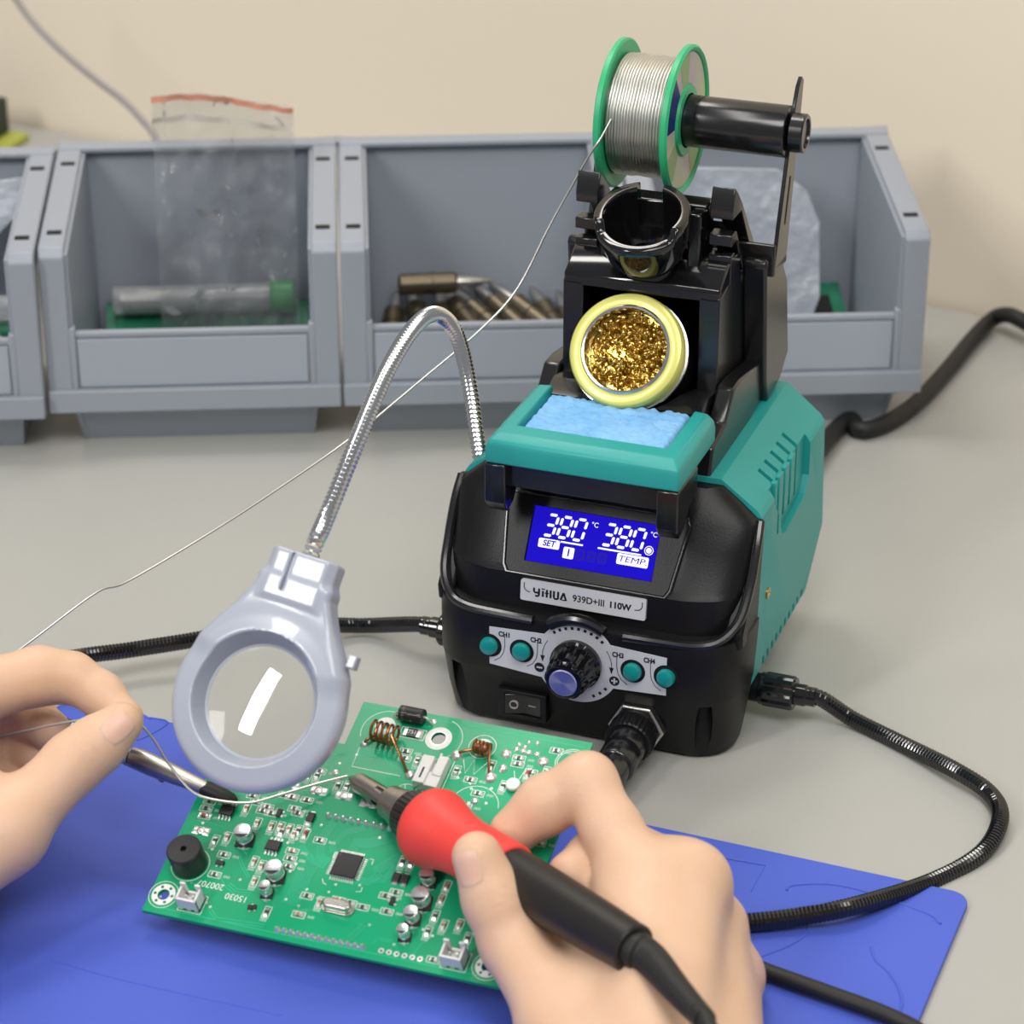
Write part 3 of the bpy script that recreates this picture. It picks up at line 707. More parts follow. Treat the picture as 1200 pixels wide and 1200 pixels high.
EXTRA = [(bp(330,975),1,'r'),(bp(345,978),1,'c'),(bp(300,940),0,'r'),(bp(318,953),0,'r'),(bp(345,948),0,'r'),(bp(362,962),1,'r'),(bp(375,985),0,'r'),(bp(252,985),1,'r'),(bp(360,1050),0,'r'),(bp(350,1072),0,'c'),(bp(298,1010),1,'c'),(bp(478,985),0,'r'),(bp(452,1050),0,'r'),(bp(520,1085),1,'c'),(bp(548,1100),1,'r'),(bp(560,930),0,'r'),(bp(545,945),0,'r'),(bp(622,905),0,'r'),(bp(640,905),1,'r'),(bp(652,880),0,'r')]
RES = [ # position, orientation (0 = along the board, 1 = across), kind
 (Z6(515,55),0,'r'),(Z6(490,105),0,'r'),(Z6(480,158),0,'d'),(Z6(850,210),1,'c'),(Z6(640,310),1,'c'),(Z6(615,430),0,'r'),(Z6(550,570),0,'r'),
 (Z6(888,122),0,'r'),(Z6(950,232),1,'c'),(Z6(1012,238),1,'c'),(Z6(1075,252),1,'c'),(Z6(1138,262),1,'r'),(Z6(1190,285),1,'d'),(Z6(1135,138),0,'r'),
 (Z6(880,510),1,'c'),(Z6(830,618),1,'c'),(Z6(1095,405),0,'c'),(Z6(1080,458),0,'r'),(Z6(1070,512),0,'r'),(Z6(915,835),1,'r'),(Z6(775,105),1,'c'),(Z6(1090,25),0,'r'),(Z6(820,15),0,'r'),
 (Z8(432,120),1,'r'),(Z8(492,128),1,'r'),(Z8(385,335),0,'r'),(Z8(320,470),0,'r'),(Z8(742,292),1,'c'),(Z8(705,385),1,'c'),(Z8(660,502),1,'r'),(Z8(608,612),1,'r'),(Z8(832,565),1,'c'),(Z8(645,810),0,'r'),
 (Z7(285,360),0,'r'),(Z7(400,385),0,'r'),(Z7(412,190),1,'r'),(Z7(478,195),1,'r'),(Z7(500,160),0,'r'),(Z7(640,275),1,'r'),(Z7(710,280),1,'r'),
 (Z4(525,485),0,'r'),(Z4(515,552),0,'r'),(Z4(635,575),1,'r'),(Z4(1000,668),1,'r'),(Z4(1130,752),0,'r'),(Z4(835,912),0,'r'),
 (Z5(512,440),0,'r'),(Z5(500,492),0,'r'),(Z5(272,505),1,'r'),(Z5(372,685),1,'r'),(Z5(590,580),1,'d'),(Z5(690,1185),0,'r'),
 (Z7(90,440),0,'r'),(Z6(1040,10),0,'r'),(Z8(60,410),0,'r'),(Z7(640,1165),0,'c'),(Z7(500,1185),1,'c'),(Z8(150,440),0,'r')]
for c, o_, kd in RES + EXTRA:
    rot = o_*PI/2
    if kd == 'r': part('chip_resistor', 'r', chip_res(0), [res_m, tinned], c, rot)
    elif kd == 'c': part('chip_capacitor', 'c', chip_res(0, 2.0, 1.25, .8), [cer_m, tinned], c, rot)
    else:
        def mkd():
            m = MB(); m.lathe([(.55,-.9),(.62,-.5),(.62,.5),(.55,.9)], (0,0,.65), (1,0,0), 14); m.slot = 1
            m.lathe([(.68,-1.5),(.68,-.85)], (0,0,.65), (1,0,0), 14).lathe([(.68,.85),(.68,1.5)], (0,0,.65), (1,0,0), 14); m.box(-2.2,-1.3,-.7,.7,.02,.3).box(1.3,2.2,-.7,.7,.02,.3); return m
        part('glass_diode', 'd', mkd, [glass_d, tinned], c, rot)
    box2(c, 4.4, 2.3, .17, rot)
    # reference legend beside the part: unreadable tiny print, as short strokes
    off = 3.6 if not o_ else 0; offy = -3.0 if o_ else 0
    for q in range(3):
        x = c[0]+off+ (q*.8 if not o_ else -0.8+q*.8); y = c[1]+offy
        SK.ribbon([(x-.22,y-.5),(x-.22,y+.5),(x+.22,y+.4),(x+.2,y-.1),(x+.25,y-.5)], .13, hS)
# big tinned switch pads
def pad4():
    m = MB()
    for s in (-1,1):
        m.hull([(s*.7,-1.6,.02),(s*3.1,-1.5,.02),(s*3.1,1.5,.02),(s*.7,1.6,.02),(s*1.0,-1.2,.35),(s*2.7,-1,.35),(s*2.7,1,.35),(s*1.0,1.2,.35)])
    m.lathe([(1.5,.02),(1.45,.55),(1.1,.7),(.9,.35),(.35,.4),(0,.75)], n=20)
    return m
for c in (Z6(455,262),Z7(275,262),Z7(490,312),Z7(690,352),Z7(880,412)): part('solder_jumper', 'pad', pad4, tinned, c, 0); 
def blob(r, h):
    def mk():
        m = MB(); m.lathe([(r*1.15,.01),(r,h*.35),(r*.72,h*.75),(r*.3,h*.97),(0,h)], n=18); return m
    return mk
for c, r, h in ((Z4(565,705),1.7,1.3),(Z4(135,415),1.3,1.1),(Z4(1000,520),1.9,1.4),(Z5(262,608),2.0,1.5),(Z5(400,400),1.7,1.2),(Z5(372,530),1.5,1.3),(Z5(725,468),1.8,1.2),(Z5(492,362),.95,.8),(Z5(550,378),.95,.8),(Z5(600,390),1.0,.8),(Z5(672,405),1.0,.8),(Z5(515,318),.7,.6),(Z5(600,300),.7,.6),(Z5(675,305),.75,.6),(Z5(565,340),.7,.6),(Z4(440,150),1.0,.5),(Z4(785,205),1.0,.5),(Z5(125,815),1.2,.9),(Z7(620,168),1.2,.7),(Z5(640,1105),1.5,.8)):
    part('solder_joint', 'blob%.1f%.1f' % (r,h), blob(r,h), tinned, c)
# header pin rows
a, b = Vector(Z7(570,508)), Vector(Z7(1165,632))
for i in range(11): p = a + (b-a)*i/10; part('header_pin', 'pin', lambda: MB().lathe([(1.2,.01),(1.05,.4),(.7,.95),(.5,1.5),(.25,1.75),(0,1.75)], n=14), tinned, p)
a, b = Vector(Z6(990,958)), Vector(Z8(150,722))
for i in range(13): p = a + (b-a)*i/12; part('header_pin', 'pin', None, tinned, p)
a, b = Vector(Z8(280,745)), Vector(Z8(553,803))
for i in range(6):
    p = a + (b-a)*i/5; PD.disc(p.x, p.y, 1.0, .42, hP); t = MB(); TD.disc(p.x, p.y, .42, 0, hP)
# gull-wing chips
def soic(bl, bw, h, n, pitch, sides=2, bh=None):
    def mk():
        m = MB(); m.slot = 0
        e = .35
        m.loft([[(-bl/2+e,-bw/2+e,.15),(bl/2-e,-bw/2+e,.15),(bl/2-e,bw/2-e,.15),(-bl/2+e,bw/2-e,.15)],[(-bl/2,-bw/2,h*.5),(bl/2,-bw/2,h*.5),(bl/2,bw/2,h*.5),(-bl/2,bw/2,h*.5)],[(-bl/2+e*.5,-bw/2+e*.5,h),(bl/2-e*.5,-bw/2+e*.5,h),(bl/2-e*.5,bw/2-e*.5,h),(-bl/2+e*.5,bw/2-e*.5,h)]])
        return m
    return mk
def leads(bl, bw, h, n, pitch, four):
    m = MB(); w = pitch*.22; L = 1.5
    def lead(t, edge, s, ax):
        pr = [(edge-.1,h*.5+.08),(edge+.35,h*.5+.08),(edge+.5,.16),(edge+L,.14),(edge+L,.02),(edge+.42,.02),(edge+.25,h*.5-.06),(edge-.1,h*.5-.06)]
        if ax == 'y': m.loft([[(t-w,s*y,z) for y,z in pr],[(t+w,s*y,z) for y,z in pr]])
        else: m.loft([[(s*y,t-w,z) for y,z in pr],[(s*y,t+w,z) for y,z in pr]])
    for i in range(n):
        t = (i-(n-1)/2)*pitch
        for s in (-1,1):
            lead(t, bw/2, s, 'y')
            if four: lead(t, bl/2, s, 'x')
    return m
q = part('microcontroller', 'qfp', soic(9.0,9.0,1.5,11,.8), chip_m, Z7(712,905)); obj('lead', leads(9.0,9.0,1.5,11,.8,True), tinned, q, sm=False)['kind'] = 'stuff'
obj('pin_mark', MB().lathe([(.45,1.51),(0,1.52)], (-3.4,3.4,0), n=16), res_m, q)
for c in (Z6(640,128), Z6(965,375)):
    q = part('logic_chip', 'soic%d' % c[0], soic(5,4,1.5,4,1.27), chip_m, c); obj('lead', leads(5,4,1.5,4,1.27,False), tinned, q, sm=False)
def sot():
    m = MB(); m.slot = 0; m.box(-1.45,1.45,-.75,.75,.1,1.0); m.slot = 1
    m.box(-1.2,-.6,-1.5,-.7,.02,.25).box(.6,1.2,-1.5,-.7,.02,.25).box(-.3,.3,.7,1.5,.02,.25); return m
for c, r in ((Z6(590,492),0),(Z6(1005,142),PI/2),(Z6(815,805),.3),(Z8(362,402),PI/2)): part('transistor', 'sot', sot, [chip_m, tinned], c, r)
def sma():
    m = MB(); m.slot = 0; m.box(-1.6,1.6,-1.2,1.2,.1,1.5); m.slot = 1; m.box(-2.5,-1.5,-.8,.8,.02,.5).box(1.5,2.5,-.8,.8,.02,.5); return m
for c in (Z8(390,240),Z8(450,252),Z7(432,528)): part('diode', 'sma', sma, [chip_m, tinned], c, PI/2)
# electrolytic capacitors
def cap_at(c, dia, h, turn=0.0):
    r = dia/2
    o = part('electrolytic_capacitor', 'cap%.1f' % (dia + c[0]), lambda: MB().lathe([(r*.92,.9),(r,1.3),(r,1.9),(r*.93,2.1),(r*.93,2.3),(r,2.5),(r,h-.4),(r*.95,h-.05),(r*.88,h)], n=40), can_m, c, turn)
    k = r*1.04
    obj('base', MB().prism([(-k,-k),(k*.6,-k),(k,-k*.6),(k,k*.6),(k*.6,k),(-k,k)], .1, 1.0), chip_m, o, bevel=.1)
    obj('polarity_mark', MB().prism([(-r*.9*math.cos(t), r*.9*math.sin(t)) for t in [math.radians(a) for a in range(-62,63,8)]], h, h+.05), chip_m, o, sm=False)
    obj('terminal', MB().box(k*.6,k+1.0,-.45,.45,.03,.3).box(-k-1.0,-k*.6,-.45,.45,.03,.3), tinned, o)
    n = 24; SK.ribbon([(c[0]+1.22*k*math.cos(math.radians(a)), c[1]+1.22*k*math.sin(math.radians(a))) for a in range(-150,-29,12)], .16, hS)
for c, d_, h in ((Z6(768,325),6.0,5.6),(Z6(985,582),6.2,5.8),(Z6(922,705),4.1,5.4),(Z8(618,262),5.1,5.2),(Z8(573,408),6.2,5.6),(Z8(508,528),5.0,5.3),(Z8(450,648),4.1,5.2)): cap_at(c, d_, h, math.radians(100))
# buzzer
bz = part('buzzer', 'bz', lambda: MB().lathe([(1.1,7.0),(1.1,9.4),(5.5,9.5),(5.9,9.1),(6.0,8),(6.0,.5),(5.8,.2)], n=64, cap=False).lathe([(0,7),(1.1,7)], n=24, cap=False), res_m if False else chip_m, Z6(380,497))
SK.disc(*Z6(380,497), 6.7, 6.5, hS, 48)
# JST style connectors
def jst(w=7.4, dp=5.8, h=6.2):
    m = MB(); t = .75
    m.box(-w/2,w/2,-dp/2,dp/2,0,.9)
    m.box(-w/2,w/2,-dp/2,-dp/2+t,0,h); m.box(-w/2,-w/2+t,-dp/2,dp/2,0,h); m.box(w/2-t,w/2,-dp/2,dp/2,0,h)
    m.box(-w/2,-w/2+2,dp/2-t,dp/2,0,h+1.6); m.box(w/2-2,w/2,dp/2-t,dp/2,0,h+1.6); m.box(-w/2,w/2,dp/2-t,dp/2,0,3)
    return m
for c, r in ((Z6(395,772),0),(Z8(805,815),0)):
    o = part('white_connector', 'jst', jst, white_pl, c, r, bevel=.15)
    obj('contact_pin', MB().box(-1.6,-.95,-.3,.3,.5,4.6), tinned, o); obj('contact_pin', MB().box(.95,1.6,-.3,.3,.5,4.6), tinned, o)
    obj('pin_slot', MB().box(-2.1,-.8,-2.96,-2.7,.2,.9).box(.8,2.1,-2.96,-2.7,.2,.9), chip_m, o)
    box2(c, 8.6, 7, .16)
o = part('angled_connector', 'jst2', lambda: MB().box(-4.4,-.2,-7.4,3.8,0,4.6).box(.9,4.4,-3.0,5.0,0,4.0).box(-4.4,4.4,-7.4,-1.8,0,3.6).box(-.2,.9,-3.0,2.6,0,2.4).box(.0,.8,3.8,7.2,1.4,2.2), white_pl, Z4(790,690), math.radians(-2), bevel=.25)
obj('contact_slot', MB().box(-2.6,-1.9,-5.6,-1.2,4.5,4.65), chip_m, o); obj('latch_window', MB().box(1.8,3.9,-7.5,-7.3,.2,1.6), chip_m, o)
SK.ribbon([Z4(860,850),Z4(985,575)], .25, hS); SK.ribbon([Z4(620,830),Z4(860,852)], .2, hS)
# quartz crystal
o = part('crystal', 'xtal', lambda: MB().prism([(s*(3.2+1.75*math.cos(a)) , 1.75*math.sin(a)) for s, a in [(1,math.radians(t)) for t in range(-90,91,15)]] + [(-(3.2+1.75*math.cos(math.radians(t))), -1.75*math.sin(math.radians(t))) for t in range(-90,91,15)], .9, 3.6), nickel, (Z7(645,1235)[0], Z7(645,1235)[1]), 0, bevel=.5)
obj('flange', MB().prism([(3.4+2.25*math.cos(math.radians(t)), 2.25*math.sin(math.radians(t))) for t in range(-90,91,15)] + [(-(3.4+2.25*math.cos(math.radians(t))), -2.25*math.sin(math.radians(t))) for t in range(-90,91,15)], .3, .9), nickel, o)
# coils
def coil_at(name, c, ax, R, pitch, turns, wr, ends):
    ax = Vector((*ax, 0)).normalized(); e1 = Vector((-ax.y, ax.x, 0)); c = Vector((c[0], c[1], R+wr+.5)); pth = []
    N = int(turns*26)
    for i in range(N+1):
        t = i/N; a = t*turns*2*PI - PI/2
        pth.append(c + ax*((t-.5)*pitch*turns) + e1*R*math.cos(a) + Vector((0,0,R*math.sin(a))))
    e0, e1_ = [Vector((x, y, .6)) for x, y in ends]
    pth = [e0, e0 + (pth[0]-e0)*.35 + Vector((0,0,.6))] + pth + [pth[-1] + (e1_-pth[-1])*.55 + Vector((0,0,.8)), e1_]
    return obj(name, MB().tube(smooth_path(pth, .5), wr, 8), copper, PB)
coil_at('copper_coil', Z4(345,385), (1,-.10), 3.4, 2.1, 4.6, .52, (Z4(140,415), Z4(545,700)))
coil_at('copper_coil', Z5(195,395), (1,-.12), 2.1, 1.35, 4.4, .48, (Z4(1010,515), Z5(250,600)))
# power diode lying at the back edge
o = part('power_diode', 'do', lambda: MB().lathe([(2.5,-4.4),(2.7,-4.2),(2.7,4.2),(2.5,4.4)], (0,0,3.0), (1,0,0), 32), chip_m, Z4(600,190), math.radians(-1))
obj('wire_lead', MB().tube(smooth_path([(-4.4,0,3),(-5.6,0,2.9),(-6.4,0,1.6),(-6.5,0,.1)], .4), .45, 8), tinned, o); obj('wire_lead', MB().tube(smooth_path([(4.4,0,3),(5.6,-.2,2.9),(6.6,-.4,1.6),(6.8,-.4,.1)], .4), .45, 8), tinned, o)
obj('polarity_band', MB().lathe([(2.73,-3.2),(2.73,-2.2)], (0,0,3.0), (1,0,0), 32, cap=False), res_m, o)
o = part('shunt_resistor', 'r751', chip_res(0, 6.0, 3.2, .9), [res_m, tinned], Z4(590,318))
t_ = MB(); text_mb(t_, '751', 2.2, Matrix.Translation((0,0,.95))); obj('lettering', t_, silk, o, sm=False)
box2(Z4(590,318), 9, 4.2, .2)
# white disc part by the index finger
part('disc_capacitor', 'disc', lambda: MB().lathe([(2.3,.3),(2.5,.8),(2.5,1.7),(2.2,2.1),(0,2.2)], n=32), white_pl, Z5(465,690))
# parts on the underside, seen along the front edge
obj('underside_socket', MB().box(34,84,3,9,-8,-1.6), chip_m, PB, bevel=.2)
obj('underside_module', MB().box(20,112,12,60,-5.5,-1.6), pcb_dk, PB)
sp_ = MB()
for i in range(14): sp_.box(37+2.54*i,37.7+2.54*i,3-.3,3.1,-3.0,-2.3)
obj('socket_contact', sp_, tinned, PB, sm=False)['kind'] = 'stuff'
# silkscreen circles and lines
for c, r0, r1 in ((bp(191.7,1048.3),5.2,5.0),(bp(571.7,1132.5),5.2,5.0),(Z5(190,340),4.9,4.65),(Z5(970,480),5.6,5.35),(Z5(970,480),4.9,4.65),(Z4(520,880),4.0,3.8)): SK.disc(*c, r0, r1, hS, 48)
for c, r0, r1 in ((bp(191.7,1048.3),4.2,2.0),(bp(571.7,1132.5),4.2,2.0)):
    SK.disc(*c, r0*.98, r1*1.05, hS, 36)
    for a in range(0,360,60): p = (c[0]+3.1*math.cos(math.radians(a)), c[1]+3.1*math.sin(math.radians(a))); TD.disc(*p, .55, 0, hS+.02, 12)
SK.disc(*bp(514,865.5), 4.7, 2.7, hS, 48); PD.disc(*bp(514,865.5), 3.0, 2.6, hS+.02, 48); SK.disc(*Z5(190,345), 3.6, 0, hS+.01, 40); SK.disc(*Z4(330,245), 3.6, 1.4, hS, 40)
def arc(c, r, a0, a1, w=.22): SK.ribbon([(c[0]+r*math.cos(math.radians(a)), c[1]+r*math.sin(math.radians(a))) for a in np.arange(a0, a1+.1, 5)], w, hS)
arc(Z4(330,300), 8.6, 75, 205); arc(Z4(830,370), 8.4, -75, 75); arc(Z5(110,870), 8.5, 10, 170)
SK.ribbon([Z4(90,450),Z4(20,625),Z4(470,715)], .25, hS)
SK.ribbon([Z4(1065,560),Z4(1080,690),Z4(1170,560),Z4(1160,700),Z4(1290,590)], .25, hS)
SK.ribbon([Z5(470,550),Z5(475,640)], .22, hS); SK.ribbon([Z5(555,560),Z5(500,645)], .22, hS); SK.ribbon([Z4(520,790),Z4(515,850)], .2, hS); SK.ribbon([Z4(580,860),Z4(570,930)], .2, hS)
for k in range(3): SK.ribbon([Z4(585+k*18,905-k*20),Z4(620,880+k*24)], .18, hS)
for p in (Z7(620,805),Z7(905,850),Z7(530,1015),Z7(815,1090)):
    pass
SK.ribbon([Z7(600,830),Z7(620,790),Z7(660,795)], .22, hS); SK.ribbon([Z7(890,845),Z7(920,850),Z7(905,890)], .22, hS); SK.ribbon([Z7(520,1000),Z7(525,1030),Z7(550,1045)], .22, hS); SK.ribbon([Z7(780,1100),Z7(820,1100),Z7(830,1065)], .22, hS)
def silk_text(s, px, py, size):
    c = bp(px, py); text_mb(SK, s, size, Matrix.Translation((c[0],c[1],hS)) @ Matrix.Rotation(PI,4,'Z'))
silk_text('200707', 247, 1037, 3.3); silk_text('15030', 277, 1052, 3.3)
# copper traces: bundles of parallel tracks with bends
def bundle(pts, n, gap, w=.27, m=None):
    for i in range(n):
        o_ = (i-(n-1)/2)*gap; P = [Vector(p) for p in pts]; Q = []
        for j, p in enumerate(P):
            a = P[max(j-1,0)]; b = P[min(j+1,len(P)-1)]; t = (b-a).normalized(); Q.append(p + Vector((-t.y,t.x))*o_)
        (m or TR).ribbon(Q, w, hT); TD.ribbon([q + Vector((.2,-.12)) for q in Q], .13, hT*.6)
bundle([Z7(610,560),Z7(520,680),Z7(500,820),Z7(570,870)], 5, .62)
bundle([Z7(860,600),Z7(700,640),Z7(600,740),Z7(600,790)], 4, .6)
bundle([Z7(1150,650),Z7(900,720),Z7(780,720),Z7(760,780)], 7, .55)
bundle([Z7(1120,820),Z7(1000,900),Z7(930,940)], 6, .6); bundle([Z7(1090,900),Z7(1000,1010),Z7(890,1015)], 4, .6)
bundle([Z7(460,860),Z7(380,960),Z7(330,1080),Z7(260,1200)], 8, .75); bundle([Z7(540,900),Z7(440,860),Z7(350,740)], 4, .6)
bundle([Z4(90,480),Z4(330,520),Z4(440,600),Z4(640,650)], 5, .75); bundle([Z6(640,640),Z6(700,690),Z6(800,700)], 3, 1.0); bundle([Z6(520,820),Z6(560,880),Z6(900,930)], 2, 1.0)
bundle([Z6(720,430),Z6(740,500),Z6(790,590)], 2, .8); bundle([Z6(520,540),Z6(580,560),Z6(620,650)], 1, 1); bundle([Z8(120,570),Z8(160,570),Z8(60,660)], 4, .7); bundle([Z8(220,700),Z8(260,660),Z8(360,680)], 2, .8)
bundle([Z8(650,580),Z8(760,580),Z8(800,560)], 2, .8); bundle([Z8(660,640),Z8(560,700),Z8(510,770)], 1, 1); bundle([Z8(280,200),Z8(200,260),Z8(60,250)], 5, .6)
bundle([Z5(0,610),Z5(60,690),Z5(0,740)], 2, .8); bundle([Z5(230,800),Z5(220,740),Z5(160,690)], 3, 1.0); bundle([Z7(560,30),Z7(640,40),Z7(700,10)], 2, 1.0); bundle([Z7(230,40),Z7(500,60),Z7(560,110)], 1, 1)
bundle([bp(180,1062),bp(330,1095),bp(560,1143)], 1, 1, .3); bundle([bp(432,829),bp(560,853),bp(685,876)], 1, 1, .3); bundle([Z6(430,190),Z6(520,205),Z6(610,235)], 1, 1)
random.seed(5)
for i in range(70):
    x, y = random.uniform(3,124), random.uniform(3,76)
    PD.disc(x, y, .45, .2, hP*.8, 12)
obj('silkscreen', SK, silk, bo, sm=False); obj('copper_tracks', TR, pcb_t, bo, sm=False); obj('track_shade_and_holes', TD, pcb_d, bo, sm=False); obj('plated_holes', PD, tinned, bo, sm=False)  # dark lines along the tracks are painted shade; hole centres share that mesh

MM = 1000.0
def mm(v): return Vector(v)*MM
# ---------------------------------------------------------------- blue soldering mat
A, B = on_z(76,825), on_z(1138,1054)
mx = (B-A); mx.z = 0; mw = mx.length*1000; mx.normalize(); my = Vector((-mx.y, mx.x, 0)); D = 250
MT = Matrix(((mx.x,my.x,0,A.x),(mx.y,my.y,0,A.y),(0,0,1,0),(0,0,0,1)))
MATT = thing('soldering_mat', 'blue silicone work mat lying on the bench under the circuit board', 'mat', M=MT)
def rr(x0,x1,y0,y1,r,n=6): return rrect(x0,x1,y0,y1,r,n)
obj('sheet', MB().prism(rr(0,mw,-D,0,7), 0.1, 2.2), mat_blue, MATT, bevel=.4)
rb = MB()
def m2(px, py): 
    p = on_z(px,py,.0022) - A; return (p.dot(mx)*1000, p.dot(my)*1000, 2.2)
def ridge(pts, r=.55): obj('moulded_ridge', MB().tube(smooth_path([m2(*p) for p in pts], 1.5), r, 8), mat_blue, MATT)
ridge([(735,983),(800,997),(897,1014)]); ridge([(897,1014),(880,1045)], .25)
ridge([(922,1044),(928,1038),(965,1036),(1000,1041),(1045,1055),(1090,1072),(1102,1083)])
ridge([(1021,1110),(1026,1125),(1042,1140),(1053,1158),(1057,1175),(1053,1188)]); ridge([(948,1080),(944,1095),(925,1108),(900,1118),(885,1124)]); ridge([(862,1062),(872,1068),(874,1075)])
ridge([(165,840),(196,846),(178,860),(160,868)], .45); ridge([(168,838),(176,843)], .45); ridge([(100,832),(116,848)], .45)
ridge([(60,1125),(150,1150),(330,1190)], .3)


# ---------------------------------------------------------------- magnifier on chrome gooseneck
MC = at(303,822,.845)
cn = (Vector((1,0,0))*-.25 + CU*.20 - CF*.93).normalized()                # lens axis towards the viewer
nk = at(352,668,.846) - MC; nk = (nk - cn*nk.dot(cn)).normalized()        # neck direction
ms = nk.cross(cn)
MM_ = Matrix(((ms.x,nk.x,cn.x,MC.x),(ms.y,nk.y,cn.y,MC.y),(ms.z,nk.z,cn.z,MC.z),(0,0,0,1)))
MG = thing('magnifier', 'grey round magnifying glass on a curved chrome gooseneck', 'magnifier', M=MM_)
def ring_field(P):
    x, y, z = P[:,0], P[:,1], P[:,2]
    rho = np.sqrt(x*x + y*y)
    zt = z + np.where(z > -2, (rho - 21)*.26, 0); q = np.stack([np.abs(rho - 24.2) - 2.5, np.abs(zt) - 2.2], 1)
    d = np.linalg.norm(np.maximum(q,0),axis=1) + np.minimum(q.max(1),0) - 2.8
    yy = y - 27; t = np.clip((yy+12)/22, 0, 1); hw = 24 - 11*t; ht = 4.2 + 1.6*t
    q = np.stack([np.abs(x) - hw + 2.2, np.abs(y-27) - 12, np.abs(z) - ht + 2.2], 1)
    n_ = np.linalg.norm(np.maximum(q,0),axis=1) + np.minimum(q.max(1),0) - 2.2
    d = smin(d, n_, 7.0)
    q = np.stack([np.abs(x) - 10.6, np.abs(y-41) - 7, np.abs(z) - 5.0], 1)
    e = np.linalg.norm(np.maximum(q,0),axis=1) + np.minimum(q.max(1),0) - 1.2
    e = np.maximum(e, (np.abs(x) + np.abs(z) - 15.2)*.7071)
    d = smin(d, e, 2.0)
    hole = np.maximum(rho - (18.6 + np.clip(z+2, 0, 8)*.42), -(z + 20)); d = np.maximum(d, -hole)
    sl = np.maximum(np.abs(x+3.2) - .55, np.maximum(np.abs(y-42) - 6.5, 4.6 - z)); d = np.maximum(d, -sl)
    return d
fr = obj('lens_frame', field_mesh('lens_frame', ring_field, (-31,-30,-9), (31,50,9), .55), grey_pl, MG, ang=50)
obj('lens', MB().lathe([(0,-.6),(4,-.66),(8,-.86),(12,-1.2),(15.5,-1.65),(18.8,-2.2),(18.8,-3.0),(15.5,-3.5),(12,-3.95),(8,-4.3),(4,-4.5),(0,-4.55)], n=64), glass, MG, ang=80)
obj('lens_seat', MB().lathe([(18.0,-1.8),(18.9,-1.5),(18.9,-3.4),(18.3,-3.3)], n=64, cap=False), grey_pl, MG)
obj('side_tab', MB().box(24.5,27.6,19,23.5,-2,2.6), grey_pl, MG, bevel=.6)
Mi = MM_.inverted()
g0 = MC + nk*.044
gp = [g0, g0 + nk*.010, at(385,600,.862), at(417,520,.880), at(452,437,.907), at(484,385,.932), at(510,368,.953), at(533,388,.971), at(548,440,.990), at(558,505,1.003), at(566,560,1.012), at(570,600,1.016)]
obj('gooseneck', ridged([mm(Mi @ p) for p in gp], 3.05, 2.0, .85, 14), chrome, MG, ang=20)
obj('neck_base', MB().lathe([(4.6,-7),(4.6,0),(3.6,1.2),(0,1.2)], mm(Mi @ gp[-1]), Mi.to_3x3() @ Vector((0,0,1)), 24), black, MG)

# ---------------------------------------------------------------- clip arms
def clip_mesh(L=34):
    up = MB(); rings = []
    for x, w_, h_ in ((0,6.8,5.8),(3,7.4,6.4),(8,7.2,6.2),(16,6.4,5.2),(26,5.0,3.6),(L,3.6,2.2)):
        n = 14; rings.append([(x, w_/2*math.cos(PI*k/n)*1.0, h_*.75*math.sin(PI*k/n)*.95 + .3) for k in range(n+1)] + [(x, (w_/2-.5)*math.cos(PI*k/n), (h_*.75-.5)*math.sin(PI*k/n) + .3) for k in range(n,-1,-1)])
    up.loft(rings)
    lo = MB(); rings = []
    for x, w_, h_ in ((-2,6,4.2),(8,6.6,4.6),(16,5.8,4.0),(26,4.6,3.0),(L,3.4,1.8)):
        n = 14; rings.append([(x, w_/2*math.cos(PI*k/n), -h_*.75*math.sin(PI*k/n) - .3) for k in range(n+1)] + [(x, (w_/2-.5)*math.cos(PI*k/n), -(h_*.75-.5)*math.sin(PI*k/n) - .3) for k in range(n,-1,-1)])
    lo.loft(rings)
    return up, lo
def frame_at(p, x, up):
    x = x.normalized(); z = (up - x*up.dot(x)).normalized(); y = z.cross(x)
    return Matrix(((x.x,y.x,z.x,p.x),(x.y,y.y,z.y,p.y),(x.z,y.z,z.z,p.z),(0,0,0,1)))
